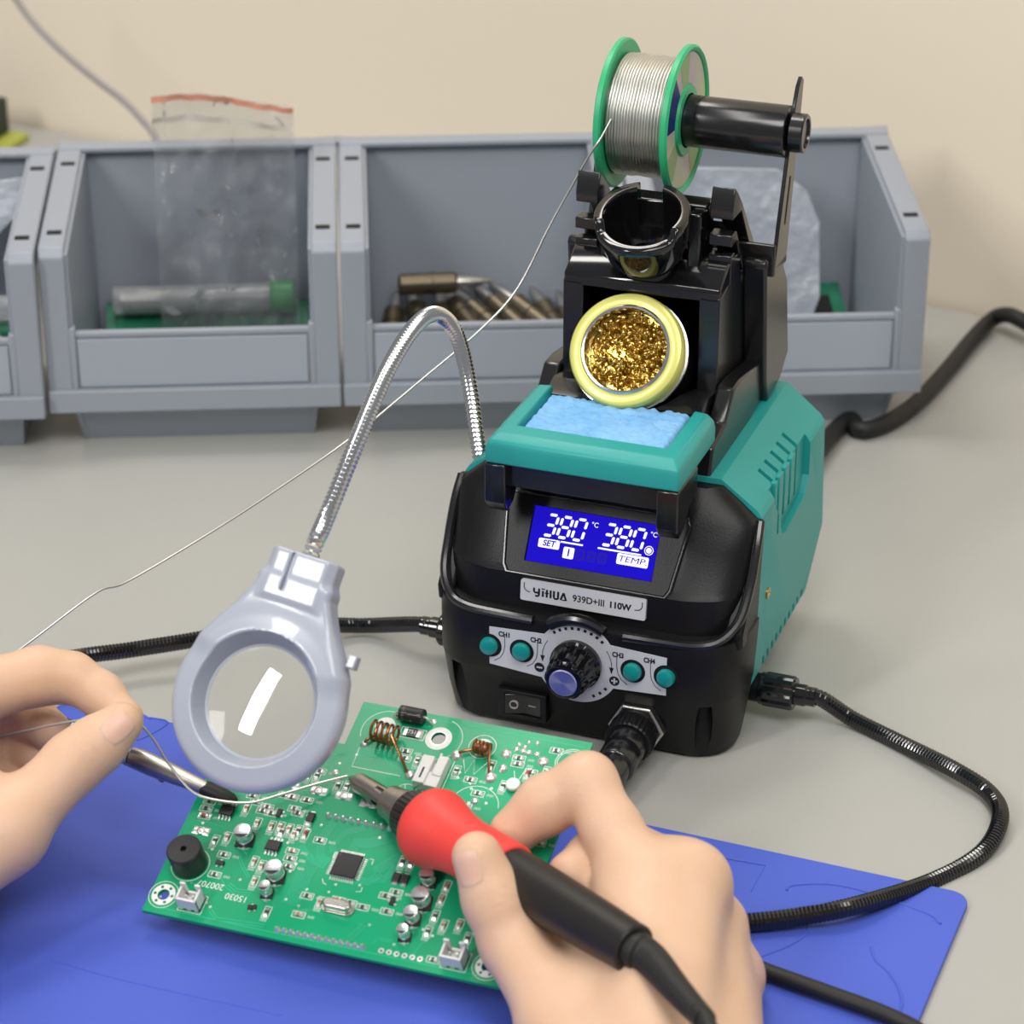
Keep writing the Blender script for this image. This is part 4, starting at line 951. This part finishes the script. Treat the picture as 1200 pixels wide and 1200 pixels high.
def arm_thing(label, base, axis, path, clip_p, clip_dir, clip_up):
    t = thing('clip_arm', label, 'clip arm', M=Matrix.Translation(base), group='flexible clip arms of the station')
    L = [mm(p - base) for p in path]
    obj('gooseneck', ridged(L, 3.25, 1.45, .28, 14), gloss, t, ang=20)
    ax = axis.normalized(); nutm = MB()
    rings = []
    for r, h in ((5.2,0),(6.2,.6),(6.2,2),(6.6,2.4),(6.6,13),(6.0,14)):
        rings.append((r,h))
    e1 = ax.orthogonal().normalized(); e2 = ax.cross(e1); R = []
    for r, h in rings: R.append([e1*((r-(.6 if k%4==0 and 2.2<h<13.5 else 0))*math.cos(2*PI*k/48)) + e2*((r-(.6 if k%4==0 and 2.2<h<13.5 else 0))*math.sin(2*PI*k/48)) + ax*h for k in range(48)])
    nutm.loft(R); obj('screw_nut', nutm, gloss, t, ang=25)
    obj('collar', MB().lathe([(4.2,13.5),(4.2,18),(3.7,18.6),(3.7,22)], (0,0,0), ax, 24), gloss, t)
    CMt = Matrix.Translation(-base) @ frame_at(clip_p, clip_dir, clip_up)
    up, lo = clip_mesh()
    def xf(mb): mb.v = [tuple(mm(CMt @ (Vector(p)*.001))) for p in mb.v]; return mb
    c = obj('alligator_clip', xf(up), nickel, t); obj('lower_jaw', xf(lo), nickel, c)
    obj('clip_socket', xf(MB().lathe([(2.9,-15),(3.1,-14),(3.1,-2),(2.6,-1)], (0,0,0), (1,0,0), 24)), nickel, c)
    obj('hinge_spring', xf(MB().tube([(2.5+1.0*math.cos(i*.7), -2.4+.16*i, -.2+1.0*math.sin(i*.7)) for i in range(31)], .35, 6)), steel, c)
    obj('jaw_screw', xf(MB().lathe([(0,-4.4),(1.3,-4.3),(1.3,-3.2),(.8,-3)], (13,1.6,-1.6), (0,1,0), 16)), steel, c)
    bt = MB(); rings = []
    for x, w_, h_ in ((28,5.4,4.6),(30,5.9,5.2),(36,5.4,4.6),(39.5,4.2,3.2),(41,2.0,1.4)):
        rings.append([(x, w_/2*math.cos(2*PI*k/20), h_/2*math.sin(2*PI*k/20)) for k in range(20)])
    obj('rubber_tip', xf(bt.loft(rings)), rubber, c)
    return t
def SW(a,b,c): return STM @ Vector((a*.001,b*.001,c*.001))
sx = (STM.to_3x3() @ Vector((1,0,0)))
# right arm: swings out over the bench and back under the hand to the board's right edge
e_r = PO + PU*.1262 + PV*.030 + PN*.0012
cr = (e_r - on_z(800,1072,.0085)).normalized()
cb = e_r - cr*.036
pr = [SW(74,44,12.5), SW(82,44,12.4), at(1000,843,1.0), at(1060,873,.985), at(1120,903,.965), at(1160,930,.953), at(1172,960,.937), at(1150,1000,.922), at(1090,1034,.908), on_z(1000,1062,.0075), on_z(930,1075,.0062), on_z(872,1081,.0058), on_z(846,1078,.006), cb - cr*.013]
right_arm = arm_thing('black ridged clip arm looping right over the blue mat from the station', SW(58,44,12.5), sx, pr, cb, cr, PN)
# left arm
e_l = PO + PU*.0015 + PV*.047 + PN*.0012
cdir = (at(262,930,.8955) - at(160,888,.905)).normalized()
cb2 = at(268,935,.8955) - cdir*.038
pl = [SW(-74,44,13), SW(-82,44,13), at(430,733,1.062), at(380,733,1.056), at(300,738,1.045), at(215,752,1.033), at(150,762,1.028), at(90,770,1.018), at(20,785,.995), at(-25,808,.97), at(-20,835,.945), at(30,842,.928), at(75,851,.922), cb2 - cdir*.013]
left_arm = arm_thing('black ridged clip arm running left behind the magnifier to the left hand', SW(-58,44,13), -sx, pl, cb2, cdir, CU*.7 - CF*.6)

# ---------------------------------------------------------------- soldering iron
def Zpl(px, py, h): 
    p = on_plane(px, py, PO + PN*h*.001, PN); return (p - CAM).dot(CF)
IT = at(410,911,Zpl(410,911,.9)); IE = at(744,1113,.79); ia = (IE-IT).normalized(); IL = (IE-IT).length*1000
IM = frame_at(IT, ia, CU*.6 - CF*.8)
IR = thing('soldering_iron', 'red-gripped black soldering iron held in the right hand, tip on the board', 'soldering iron', M=IM)
obj('tip', MB().lathe([(.5,-.1),(.9,.6),(2.2,3.5),(2.6,6)], ax=(1,0,0), n=24), steel, IR)
obj('barrel', MB().lathe([(2.4,4.5),(3.5,5.2),(3.6,5.8),(3.6,24),(3.4,24.4)], ax=(1,0,0), n=40), steel, IR, cuts=[MB().box(16.5,21,-1,1,2,6), MB().box(16.5,21,-6,-2,-1,1)])
cn_ = obj('barrel_nut', MB().lathe([(4.4,22.8),(5.8,23.2),(6.0,24),(6.0,28.5),(6.8,29),(7.0,30),(7.0,33.2),(6,34)], ax=(1,0,0), n=36), steel, IR)
kn_ = MB(); R = []
for r, h in ((6.6,33),(8.2,33.5),(8.6,34.5),(8.9,42),(8.7,44)): R.append([(h, (r-(.35 if k%2 and 34<h<43 else 0))*math.cos(2*PI*k/64), (r-(.35 if k%2 and 34<h<43 else 0))*math.sin(2*PI*k/64)) for k in range(64)])
obj('collar', kn_.loft(R), satin, IR, ang=20)
obj('grip', MB().lathe([(8.2,41.5),(10.5,42),(12.6,43.5),(13.4,46),(13.2,49),(12.0,53),(10.7,58),(10.0,64),(9.9,72),(10.1,80),(10.0,86),(9.3,87),(8.6,87)], ax=(1,0,0), n=56), red_g, IR, ang=60)
HL = IL
obj('handle', MB().lathe([(8.5,84),(8.9,86),(9.1,92),(8.9,110),(8.4,130),(7.9,HL-4),(7.8,HL-.6),(7.2,HL),(5.8,HL),(5.6,HL-.5),(0,HL-.5)], ax=(1,0,0), n=48), handle_m, IR)
rel_end = IM.inverted() @ at(826,1196,.742)
r0 = Vector((HL-1,0,0)); r1 = rel_end*1000
p = smooth_path([r0, r0+Vector((8,0,0)), r0.lerp(r1,.55)+Vector((3,0,0)), r1], .8); n_ = len(p)
obj('strain_relief', MB().tube(p, [ (5.9 if i < 5 else 5.6 - 2.2*(i/n_)) - (.45 if (i > 8 and i < n_-6 and i % 3 == 0) else 0) for i in range(n_)], 18), rubber, IR, ang=30)
# cord: from the handle out of the picture and back under the hand to the station's plug
GW = STM @ (GX*.001); gd = STM.to_3x3() @ Vector((0,-1,0))
Ii = IM.inverted()
cordp = [at(824,1190,.743), at(850,1240,.728), at(930,1330,.70), at(1040,1340,.725), at(1110,1275,.775), on_z(1090,1220,.0056), on_z(1045,1192,.0056), on_z(965,1162,.0056), on_z(885,1133,.0056), on_z(835,1108,.0056), on_z(782,1065,.0115), on_z(745,1010,.0062), on_z(722,960,.0068), GW + gd*.047 + Vector((0,0,-.0035))]
obj('cord', MB().tube(smooth_path([mm(Ii @ q) for q in cordp], 2.0), 2.7, 12), rubber, IR)
gx_ax = (Ii.to_3x3() @ (gd + Vector((0,0,-.07)))).normalized(); gx_o = mm(Ii @ (GW + gd*.0062))
pg = obj('plug', MB().lathe([(7.1,2.2),(7.4,3),(7.4,12),(7.1,13),(7.3,13.3),(7.3,22),(6.9,22.6),(6.2,23),(6.0,34),(5.4,35),(4.3,35.5),(4.3,42),(3.2,43)], gx_o, gx_ax, 40), satin, IR)
R = []; e1 = gx_ax.orthogonal().normalized(); e2 = gx_ax.cross(e1)
for r, h in ((8.2,-1),(8.9,-.5),(9.1,0),(9.1,6.5),(8.4,7.2),(7.2,7.4)): R.append([gx_o + e1*((r-(.4 if k%2 and -.2<h<7 else 0))*math.cos(2*PI*k/60)) + e2*((r-(.4 if k%2 and -.2<h<7 else 0))*math.sin(2*PI*k/60)) + gx_ax*h for k in range(60)])
obj('knurled_ring', MB().loft(R), black, pg, ang=15)

# ---------------------------------------------------------------- solder strand from the spool through the left hand to the iron's tip
sw0 = SPM @ Vector((0,0,0))
wire = [STM @ Vector((-.022,.0954,.212)), STM @ Vector((-.0236,.0915,.2075)), STM @ Vector((-.025,.0895,.2045)), STM @ Vector((-.028,.0886,.1995)), at(674,211,.989), at(645,263,.996), at(605,340,1.003), at(560,389,1.006), at(500,440,1.004), at(410,514,.998), at(330,570,.985), at(250,622,.970), at(150,681,.955), at(112,695,.948), at(30,756,.935), at(-50,815,.918), at(-62,862,.905), at(-20,866,.898), at(22,858,.8945), at(80,846,.8905), at(120,843,.8895), at(158,846,.8895), at(178,864,.8905), at(197,894,.891), at(222,925,.8895), at(245,936,.8885), at(290,941,.8875), at(330,931,.8890), at(370,919,.892), at(407,909.5,.8955)]
w0 = wire[0]
wo = obj('solder_wire', MB().tube(smooth_path([mm(q - w0) for q in wire], 1.5), .46, 8), solder); wo.location = w0
tag(wo, 'thin silvery solder wire running from the spool to the left hand and iron tip', 'solder wire')

# ---------------------------------------------------------------- row of storage bins behind
bx = Vector((.4031,.0241,0)).normalized(); by = Vector((-bx.y, bx.x, 0)); B0 = Vector((-.2116,1.1054,0)); PIT = .1346
BW, BD, BH = 133.3, 116.0, 108.0
def BM(i, dy=0.0):
    o = B0 + bx*(PIT*(i-1)) + by*dy
    return Matrix(((bx.x,by.x,0,o.x),(bx.y,by.y,0,o.y),(0,0,1,0),(0,0,0,1)))
def bin_body():
    m = MB(); W = BW
    # walls of the inner box, tapering down
    def wall(s):
        xo, xi = (10.5, 13) if s < 0 else (W-10.5, W-13); bo_ = (13 if s < 0 else W-13); bi = (15.5 if s < 0 else W-15.5)
        return [[(xo,2,96),(xo,2,22),(bo_,14,0),(bo_,BD-10,0),(xo,BD,BH)],[(xi,2,96),(xi,2,22),(bi,14,0),(bi,BD-10,0),(xi,BD,BH)]]
    for s in (-1,1): m.loft(wall(s))
    m.loft([[(13,14,0),(W-13,14,0),(W-13,BD-10,0),(13,BD-10,0)],[(13,14,3),(W-13,14,3),(W-13,BD-10,3),(13,BD-10,3)]])
    m.loft([[(10.5,BD,BH),(W-10.5,BD,BH),(W-13,BD-10,0),(13,BD-10,0)],[(10.5,BD-2.5,BH),(W-10.5,BD-2.5,BH),(W-13,BD-12.5,0),(13,BD-12.5,0)]])
    m.loft([[(12,3,22),(W-12,3,22),(W-13,14,0),(13,14,0)],[(12,5.5,22),(W-12,5.5,22),(W-13,16.5,0),(13,16.5,0)]])
    return m
def bin_rim():
    m = MB(); W = BW
    for s in (-1,1):
        x = (lambda t: t) if s < 0 else (lambda t: W - t)
        sec = lambda y, z: [(x(0),y,z),(x(11.5),y,z),(x(11.5),y+3,z-3),(x(2.5),y+3,z-3),(x(2.5),y+6,z-12),(x(0),y+6,z-12)]
        prof = [(0,22),(0,95),(4,99),(BD+2,BH+2)]
        def ring(y, z, ny, nz): return [(x(0),y,z),(x(11.5),y,z),(x(11.5),y+ny*3,z+nz*3),(x(0),y+ny*3,z+nz*3)]
        m.loft([ring(0,21,1,0), ring(0,95,1,-.35), ring(4,99,.3,-1), ring(BD+2,BH+2,0,-1)])
        m.loft([[(x(0),3,20),(x(2.4),3,20),(x(2.4),3,92),(x(0),3,92)],[(x(0),9,20),(x(2.4),9,20),(x(2.4),6,92),(x(0),6,92)]])
        m.loft([[(x(0),4,96),(x(2),4,96),(x(2),4,88),(x(0),4,88)],[(x(0),BD+2,BH),(x(2),BD+2,BH),(x(2),BD+2,BH-8),(x(0),BD+2,BH-8)]])
    m.box(0,W,BD-8,BD+2,BH-1,BH+2)
    return m
def bin_front():
    m = MB(); W = BW
    m.box(11,W-11,2,5,28,57); m.box(0,W,-2.5,6,20,31); m.box(11,14,0,5,28,61); m.box(W-14,W-11,0,5,28,61); m.box(12,W-12,1.2,5,55.5,58.5)
    return m
BL_ = ['leftmost grey storage bin, cut off by the photo edge', 'grey storage bin holding the clear zip bag and solder tube', 'grey storage bin holding loose soldering tips behind the gooseneck', 'grey storage bin partly hidden behind the station, at the right end of the row']
b0 = thing('storage_bin', BL_[0], 'storage bin', M=BM(0,-.006), group='row of grey storage bins')
body_o = obj('bin_body', bin_body(), bin_m, b0, bevel=.6, ang=30); obj('rim', bin_rim(), bin_m, b0, bevel=.9, ang=40); obj('front_panel', bin_front(), bin_m, b0, bevel=.8)
obj('label_holder', MB().box(14.6,BW-14.6,.9,2.2,31.5,55), bin_l, b0, bevel=.4)
for s in (0,1):
    for yy, zz in ((18,100.2),(92,107.2)):
        x0 = 3 if s == 0 else BW-9.5; m = MB(); m.hull([(x0+a,yy+b,zz-.2+b*.092+c) for a in (0,6.5) for b in (-1.6,1.6) for c in (0,.9)]); obj('stacking_slot', m, dark, b0, sm=False)
bins = [b0]
for i in (1,2,3):
    c = copy_tree(b0); c.matrix_world = BM(i); c['label'] = BL_[i]; bins.append(c)
def bl(i, px, py, y):
    M = BM(i); o = M @ Vector((0,y*.001,0)); p = M.inverted() @ on_plane(px, py, o, by); return (p.x*1000, y, p.z*1000)
def bt(i, label, cat, name, x, y, z, rz=0.0, group=None, M=None):
    t = thing(name, label, cat, M=BM(i) @ Matrix.Translation((x*.001,y*.001,z*.001)) @ Matrix.Rotation(rz,4,'Z') @ (M or Matrix()), group=group); return t
from mathutils import noise as NZ
def sheet(w, h, nx, nz, fy, scale_top=1.0):
    vs, fs = [], []
    for j in range(nz+1):
        for i in range(nx+1):
            u, v = i/nx, j/nz; vs.append((w*(u-.5)*(1+(scale_top-1)*v), fy(u,v), h*v + (1.6*math.sin(u*5)-5*u*u)*(v**2)))
    for j in range(nz):
        for i in range(nx): a = j*(nx+1)+i; fs.append((a,a+1,a+nx+2,a+nx+1))
    return MB().add(vs, fs)
# second bin: zip bag, solder tube, boards
def bag_y(u, v, s=0): return 26*v - 8 + 3.2*NZ.noise((u*4, v*5, 3+s)) + 2.4*NZ.noise((u*10, v*11, 8+s)) + 1.2*NZ.noise((u*23, v*25, 2+s)) + s*(2.4*(1-v) + .5)
zb = bt(1, 'clear zip bag with a red strip standing up out of the grey bin', 'zip bag', 'zip_bag', 81, 66, 14)
obj('front_film', sheet(66,128,48,80,lambda u,v: bag_y(u,v), 1.0), clear_film, zb, ang=180); obj('back_film', sheet(66,128,48,80,lambda u,v: bag_y(u,v,4), 1.0), clear_film, zb, ang=180)
def strip(v0, v1, off):
    vs, fs = [], []
    n = 30
    for i in range(n+1):
        u = i/n
        for v in (v0,v1): vs.append((66*(u-.5), bag_y(u,v)+off, 128*v + (1.6*math.sin(u*5)-5*u*u)*(v**2)))
    for i in range(n): fs.append((2*i,2*i+1,2*i+3,2*i+2))
    for k in range(len(vs)): pass
    K = len(vs); vs += [(x,y+.5,z) for x,y,z in vs]; fs += [(a+K,d_+K,c_+K,b+K) for a,b,c_,d_ in fs]; return MB().add(vs, fs)
obj('red_zip_strip', strip(.98,1.0,-.4), orange, zb, ang=180); obj('press_seal', strip(.905,.925,-.4), zip_w, zb, ang=180)
tube_t = bt(1, 'clear tube of solder wire with a green cap lying in the bin', 'solder tube', 'solder_tube', 65, 93, 37, math.radians(1))
obj('tube', MB().lathe([(6.4,-42),(6.8,-41),(6.8,34)], (0,0,0), (1,0,0), 32), clear_tube, tube_t)
obj('wire_coil', MB().tube([(-38+.12*i, 4.6*math.cos(i*.6), 4.6*math.sin(i*.6)) for i in range(600)], .5, 6), solder, tube_t)
obj('cap', MB().lathe([(7.4,34),(7.8,34.6),(7.8,45),(7,46),(0,46)], (0,0,0), (1,0,0), 32), green_cap, tube_t)
for k, (x, y, z, rz) in enumerate(((43,86,21,.03),(93,88,20,-.04))):
    t = bt(1, ['small green circuit board on the left of the bin floor under the solder tube','small green circuit board on the right of the bin floor under the green cap'][k], 'circuit board', 'bare_circuit_board', x, y, z, rz, 'spare boards in the second bin', Matrix.Rotation(.5,4,'X'))
    obj('board', MB().box(-24,24,-24,20,0,1.6), pcb_dk, t); q = MB()
    for i in range(9): q.box(-20+4.6*i,-18+4.6*i,-14,-8,1.6,2.6)
    obj('contact_row', q, tinned, t, sm=False)['kind'] = 'stuff'
# third bin: soldering tips
tips = [(24,84,20,1.45,.3),(37,86,22,1.75,.25),(48,84,21,1.6,.3),(58,88,23,2.0,.25),(68,86,22,2.2,.28),(79,88,23,2.2,.3),(90,86,24,2.3,.3),(101,84,22,1.9,.25),(46,94,37,.06,.0),(110,80,20,1.7,.25)]
TL = ['tip standing closest to the left wall of its bin','tip second from the left wall of its bin','tip third from the left wall of its bin','tip fourth from the left wall of its bin','tip fifth from the left wall of its bin','tip sixth from the left wall of its bin','tip seventh from the left wall of its bin','tip eighth from the left wall of its bin','tip lying flat across the top of the heap','tip last in the heap, nearest the bin\'s right wall']
def tip_parts(t):
    obj('shank', MB().lathe([(3.2,-15),(4.2,-14.2),(4.2,7),(3.4,8)], (0,0,0), (1,0,0), 20), bronze, t)
    obj('collar_ring', MB().lathe([(4.2,-2),(4.7,-1.8),(4.7,-.8),(4.2,-.6)], (0,0,0), (1,0,0), 20), bronze, t)
    obj('point', MB().lathe([(2.8,7.8),(2.6,13),(.6,22),(0,22.4)], (0,0,0), (1,0,0), 16), nickel, t)
t0 = None
for k, (x, y, z, rz, tilt) in enumerate(tips):
    M_ = BM(2) @ Matrix.Translation((x*.001,y*.001,(z+5)*.001)) @ Matrix.Rotation(rz,4,'Z') @ Matrix.Rotation(-tilt,4,'Y') @ Matrix.Scale(1.25,4)
    if t0 is None: t0 = thing('soldering_tip', 'spare soldering ' + TL[k], 'soldering tip', M=M_, group='spare soldering tips'); tip_parts(t0)
    else: c = copy_tree(t0); c.matrix_world = M_; c['label'] = 'spare soldering ' + TL[k]
# fourth bin: milky pouch over dark boards
pch = bt(3, 'milky plastic pouch leaning in the bin behind the station', 'pouch', 'plastic_pouch', 66, 60, 34)
po_ = [(-38,-8),(-30,-10),(12,-10),(26,-2),(30,8),(30,42),(24,56),(10,66),(-38,68)]
obj('film', MB().loft([[(x, 2+ .35*z + .0*x, z) for x, z in po_], [(x, 4 + .35*z, z) for x, z in po_]]), milky_film, pch, bevel=.5)
t = bt(3, 'dark green relay board in the bin behind the station', 'circuit board', 'relay_board', 92, 84, 22, .1, None, Matrix.Rotation(.5,4,'X')); obj('board', MB().box(-26,22,-20,22,0,1.6), pcb_dk, t); obj('relay', MB().box(-6,12,-10,6,1.6,12), black, t, bevel=.5); obj('terminal_block', MB().box(-24,-10,-18,-2,1.6,11), black, t, bevel=.5)
t = bt(3, 'yellow plastic block at the back of the bin behind the station', 'block', 'yellow_block', 94, 92, 6); obj('housing', MB().box(-9,9,-5,5,0,20), lime, t, bevel=1); obj('lid', MB().box(-8,8,-4,4,20,22), black, t, bevel=.5)
# first bin
t = bt(0, 'bluish plastic pouch hanging over in the leftmost bin', 'pouch', 'plastic_pouch', 88, 70, 44); obj('film', MB().loft([[(-60,6,52),(34,20,58),(34,18,46),(12,2,28),(-14,-6,22),(-60,-6,20)],[(-60,8,52),(34,22,58),(34,20,46),(12,4,28),(-14,-4,22),(-60,-4,20)]]), milky_film, t, bevel=.5)
t = bt(0, 'clear tube lying across the leftmost bin', 'tube', 'clear_tube', 74, 62, 46); obj('tube', MB().lathe([(0,-50),(6.5,-50),(6.8,-49),(6.8,44),(0,44)], (0,0,0), (1,0,0), 28), clear_tube, t); obj('green_core', MB().lathe([(0,-46),(5.4,-46),(5.4,42),(0,42)], (0,0,-11), (1,0,0), 24), pcb_dk, t)
t = bt(0, 'crumpled whitish bag at the front of the leftmost bin', 'bag', 'crumpled_bag', 88, 42, 18)
cb_ = MB(); cb_.ball((0,0,8), 1, (28,16,20), 28); cb_.v = [(x*(1+.18*NZ.noise((x*.08,y*.1,z*.1))), y*(1+.3*NZ.noise((x*.1,y*.1,z*.12+4))), z*(1+.2*NZ.noise((x*.1,y*.1+7,z*.1)))) for x,y,z in cb_.v]; obj('bag_film', cb_, milky_film if False else mat('crumpled_white', (.55,.50,.46), .4, coat=.4, bump=(120,1.0)), t, ang=60)

# ---------------------------------------------------------------- odds and ends around
p = on_z(970,492,.0045); cp = [STM @ Vector((.015,.135,.020)), STM @ Vector((.02,.165,.012)), on_z(985,498,.0045), on_z(1008,504,.0045), on_z(1038,496,.0045), on_z(1074,472,.0045), on_z(1108,436,.0045), on_z(1140,397,.005), on_z(1163,374,.006), on_z(1181,369,.012), on_z(1198,376,.012), on_z(1225,390,.006), on_z(1300,420,.0045)]
c0 = cp[0]; o = obj('power_cord', MB().tube(smooth_path([mm(q-c0) for q in cp], 3), 4.1, 12), rubber); o.location = c0; tag(o, 'thick black power cord curving from behind the station to the right', 'cord')
cp = [at(10,-14,1.50), at(38,25,1.5), at(75,62,1.49), at(115,95,1.47), at(145,118,1.45), at(168,142,1.43), at(180,158,1.415), at(200,205,1.40), at(220,300,1.38), on_z(240,330,.003)]
c0 = cp[0]; o = obj('grey_cable', MB().tube(smooth_path([mm(q-c0) for q in cp], 4), 2.0, 10), cordm); o.location = c0; tag(o, 'thin grey cable hanging down behind the zip bag at upper left', 'cable')
q = on_z(-38,170,0); t = thing('terminal_box', 'dark green box with a lime base at the left edge behind the bins', 'box', q, -.3); obj('housing', MB().box(-22,20,-12,18,5,27), dark_box, t, bevel=1); obj('base', MB().box(-26,32,-14,20,0,5), lime, t, bevel=1)

# ---------------------------------------------------------------- the person's two hands
PER = thing('person', "person's bare hands, left one feeding solder wire, right one gripping the red iron", 'person', tuple(at(420,1080,.86)))
PB0 = PER.location.copy()
def J(px, py, Z): return np.array(at(px, py, Z)*1000)
def chain(P, pts, rad, k=4.0):
    d = None
    for i in range(len(pts)-1):
        e = seg_d(P, pts[i], pts[i+1], rad[i], rad[i+1]); d = e if d is None else smin(d, e, k)
    return d
def hand_field(fingers, palm, web, kf=7.0, kp=8.0, creases=()):
    def fn(P):
        base = None
        for a, b, ra, rb_ in palm:
            e = seg_d(P, a, b, ra, rb_); base = e if base is None else smin(base, e, kp)
        for a, b, ra, rb_, k in web: base = smin(base, seg_d(P, a, b, ra, rb_), k)
        d = base
        for pts, rad in fingers: d = np.minimum(d, smin(base, chain(P, pts, rad), kf))
        for c, ax, w_, depth, n, gap in creases:
            q = P - c; near = np.exp(-(np.sum(q*q,1))/(w_*w_)); s = q @ ax
            for i in range(n): d = d + depth*near*np.exp(-((s-(i-(n-1)/2)*gap)/.45)**2)
        return d
    return fn
def bound(fingers, palm, pad=6):
    pts = [(p, r) for ps, rs in fingers for p, r in zip(ps, rs)] + [(a, r) for a, b, r, r2 in palm] + [(b, r2) for a, b, r, r2 in palm]
    lo = np.min([p - r for p, r in pts], 0) - pad; hi = np.max([p + r for p, r in pts], 0) + pad; return lo, hi
def make_hand(label, fingers, palm, web, creases, nails):
    lo, hi = bound(fingers, palm)
    me = field_mesh('hand', hand_field(fingers, palm, web, creases=creases), lo, hi, 1.0)
    me.transform(Matrix.Translation(-PB0))
    h = obj('hand', me, skin, PER, ang=180); h['label'] = label
    bvh = BVHTree.FromPolygons([v.co.copy() for v in me.vertices], [tuple(p.vertices) for p in me.polygons])
    for c, ax, nrm, L, W in nails:
        c = Vector(c)*.001 - PB0; ax = Vector(ax).normalized(); nrm = Vector(nrm); nrm = (nrm - ax*nrm.dot(ax)).normalized(); sd = nrm.cross(ax)
        n, vs, fs, bad = 14, [], [], False
        for j in range(n+1):
            for i in range(n+1):
                u, v = 2*i/n-1, 2*j/n-1
                uu, vv = u*math.sqrt(1-.42*v*v), v*math.sqrt(1-.30*u*u)
                p = c + sd*(uu*W*.0005) + ax*(vv*L*.0005)
                hit = bvh.ray_cast(p + nrm*.02, -nrm, .05)
                q = hit[0] if hit[0] else p
                edge = max(abs(u), abs(v)); lift = .00022 if edge < .9 else -.0003
                vs.append((q + (hit[1] if hit[0] else nrm)*lift)*1000)
        for j in range(n):
            for i in range(n): a = j*(n+1)+i; fs.append((a,a+1,a+n+2,a+n+1))
        obj('fingernail', MB().add(vs, fs), nail_m, h, ang=180)
    return h
def unit(v): v = np.array(v, float); return v/np.linalg.norm(v)
tocam = lambda p: unit(np.array(CAM)*1000 - p)

# right hand
th = [J(559,1004,.8235), J(580,1055,.824), J(602,1105,.823), J(664,1208,.803), J(735,1318,.766)]
ix = [J(600,976,.859), J(640,943,.8575), J(688,917,.854), J(718,975,.846), J(754,1046,.834)]
md = [J(668,1024,.846), J(696,1004,.855), J(728,990,.862), J(806,1036,.836)]
rg = [J(712,1060,.862), J(738,1040,.872), J(772,1036,.876), J(834,1086,.846)]
lt = [J(762,1098,.851), J(784,1088,.857), J(806,1088,.8605), J(858,1144,.842)]
wr, wr2, fore = J(770,1350,.745), J(840,1352,.752), J(930,1700,.56)
fing = [(th,[7.9,9.7,10.3,12,14]), (ix,[7.6,9.3,9.4,9.6,10.8]), (md,[7.2,8.0,8.8,11.2]), (rg,[6.4,7.4,8.4,9.6]), (lt,[5.6,6.4,7.4,8.6])]
palm = [(ix[-1],wr,11.4,15), (md[-1],wr,11.8,15), (rg[-1],wr2,10.6,14), (lt[-1],wr2,9.4,13), (th[3],wr,12,16), (wr,fore,17,24), (wr2,fore,15,24), (th[4],wr,15,16)]
web = [(th[3],ix[-1],7.5,8.5,16), (th[4],ix[-1],9,9,16), (th[3],md[-1],6,8,14), (J(655,1135,.836),J(748,1066,.846),8,8.5,12), (J(690,1180,.812),J(780,1110,.83),9,10,14), (J(638,1112,.832),J(738,1078,.849),8,8.5,10), (J(826,1088,.853),J(846,1130,.853),8,7.5,6)]
cr_ = [(th[1]+tocam(th[1])*9, unit(th[1]-th[2]), 9, .35, 3, 2.0), (ix[2]+tocam(ix[2])*8, unit(ix[3]-ix[1]), 8, .25, 3, 2.0)]
axn = unit(th[0]-th[1])
make_hand('right hand gripping the red soldering iron like a pen', fing, palm, web, cr_, [(th[0]*.9+th[1]*.1, axn, tocam(th[0])*.8+np.array([-.55,.15,.1]), 12, 10.5)])
# left hand
th = [J(142,848,.8795), J(112,874,.878), J(86,894,.8755), J(4,976,.862), J(-100,1062,.846)]
ix = [J(147,841,.8985), J(118,814,.9035), J(84,794,.905), J(46,792,.903), J(-72,822,.888)]
md = [J(58,856,.917), J(30,836,.924), J(0,820,.926), J(-82,868,.894)]
rg = [J(48,892,.921), J(20,878,.930), J(-12,872,.930), J(-88,920,.892)]
lt = [J(20,922,.918), J(-8,914,.922), J(-30,915,.921), J(-96,975,.886)]
wr, wr2, fore = J(-215,1090,.846), J(-190,1040,.862), J(-420,1420,.64)
fing = [(th,[7.3,9.3,9.9,12,14]), (ix,[6.2,7.4,8.2,9.6,12]), (md,[7.4,8.4,9.2,11]), (rg,[7.2,8.2,9.0,10.6]), (lt,[5.8,6.8,7.6,9.4])]
palm = [(ix[-1],wr2,11.6,15), (md[-1],wr2,11.6,15), (rg[-1],wr,10.6,14), (lt[-1],wr,9.6,13), (th[3],wr,11.6,16), (wr,fore,17,24), (wr2,fore,16,24), (th[4],wr,14.5,16)]
web = [(th[3],ix[-1],7,8.5,15), (th[4],ix[-1],9,9,15)]
cr_ = [(J(104,886,.868), unit(th[1]-th[2]), 7, .45, 2, 4.0), (J(96,894,.868), unit(th[1]-th[2]), 6, .3, 1, 1)]
axn = unit(th[0]-th[1])
make_hand('left hand pinching the solder wire between thumb and index finger', fing, palm, web, cr_, [(th[0]*.86+th[1]*.14, axn, tocam(th[0])*.9+np.array([.25,0,.2]), 11.5, 10.0)])
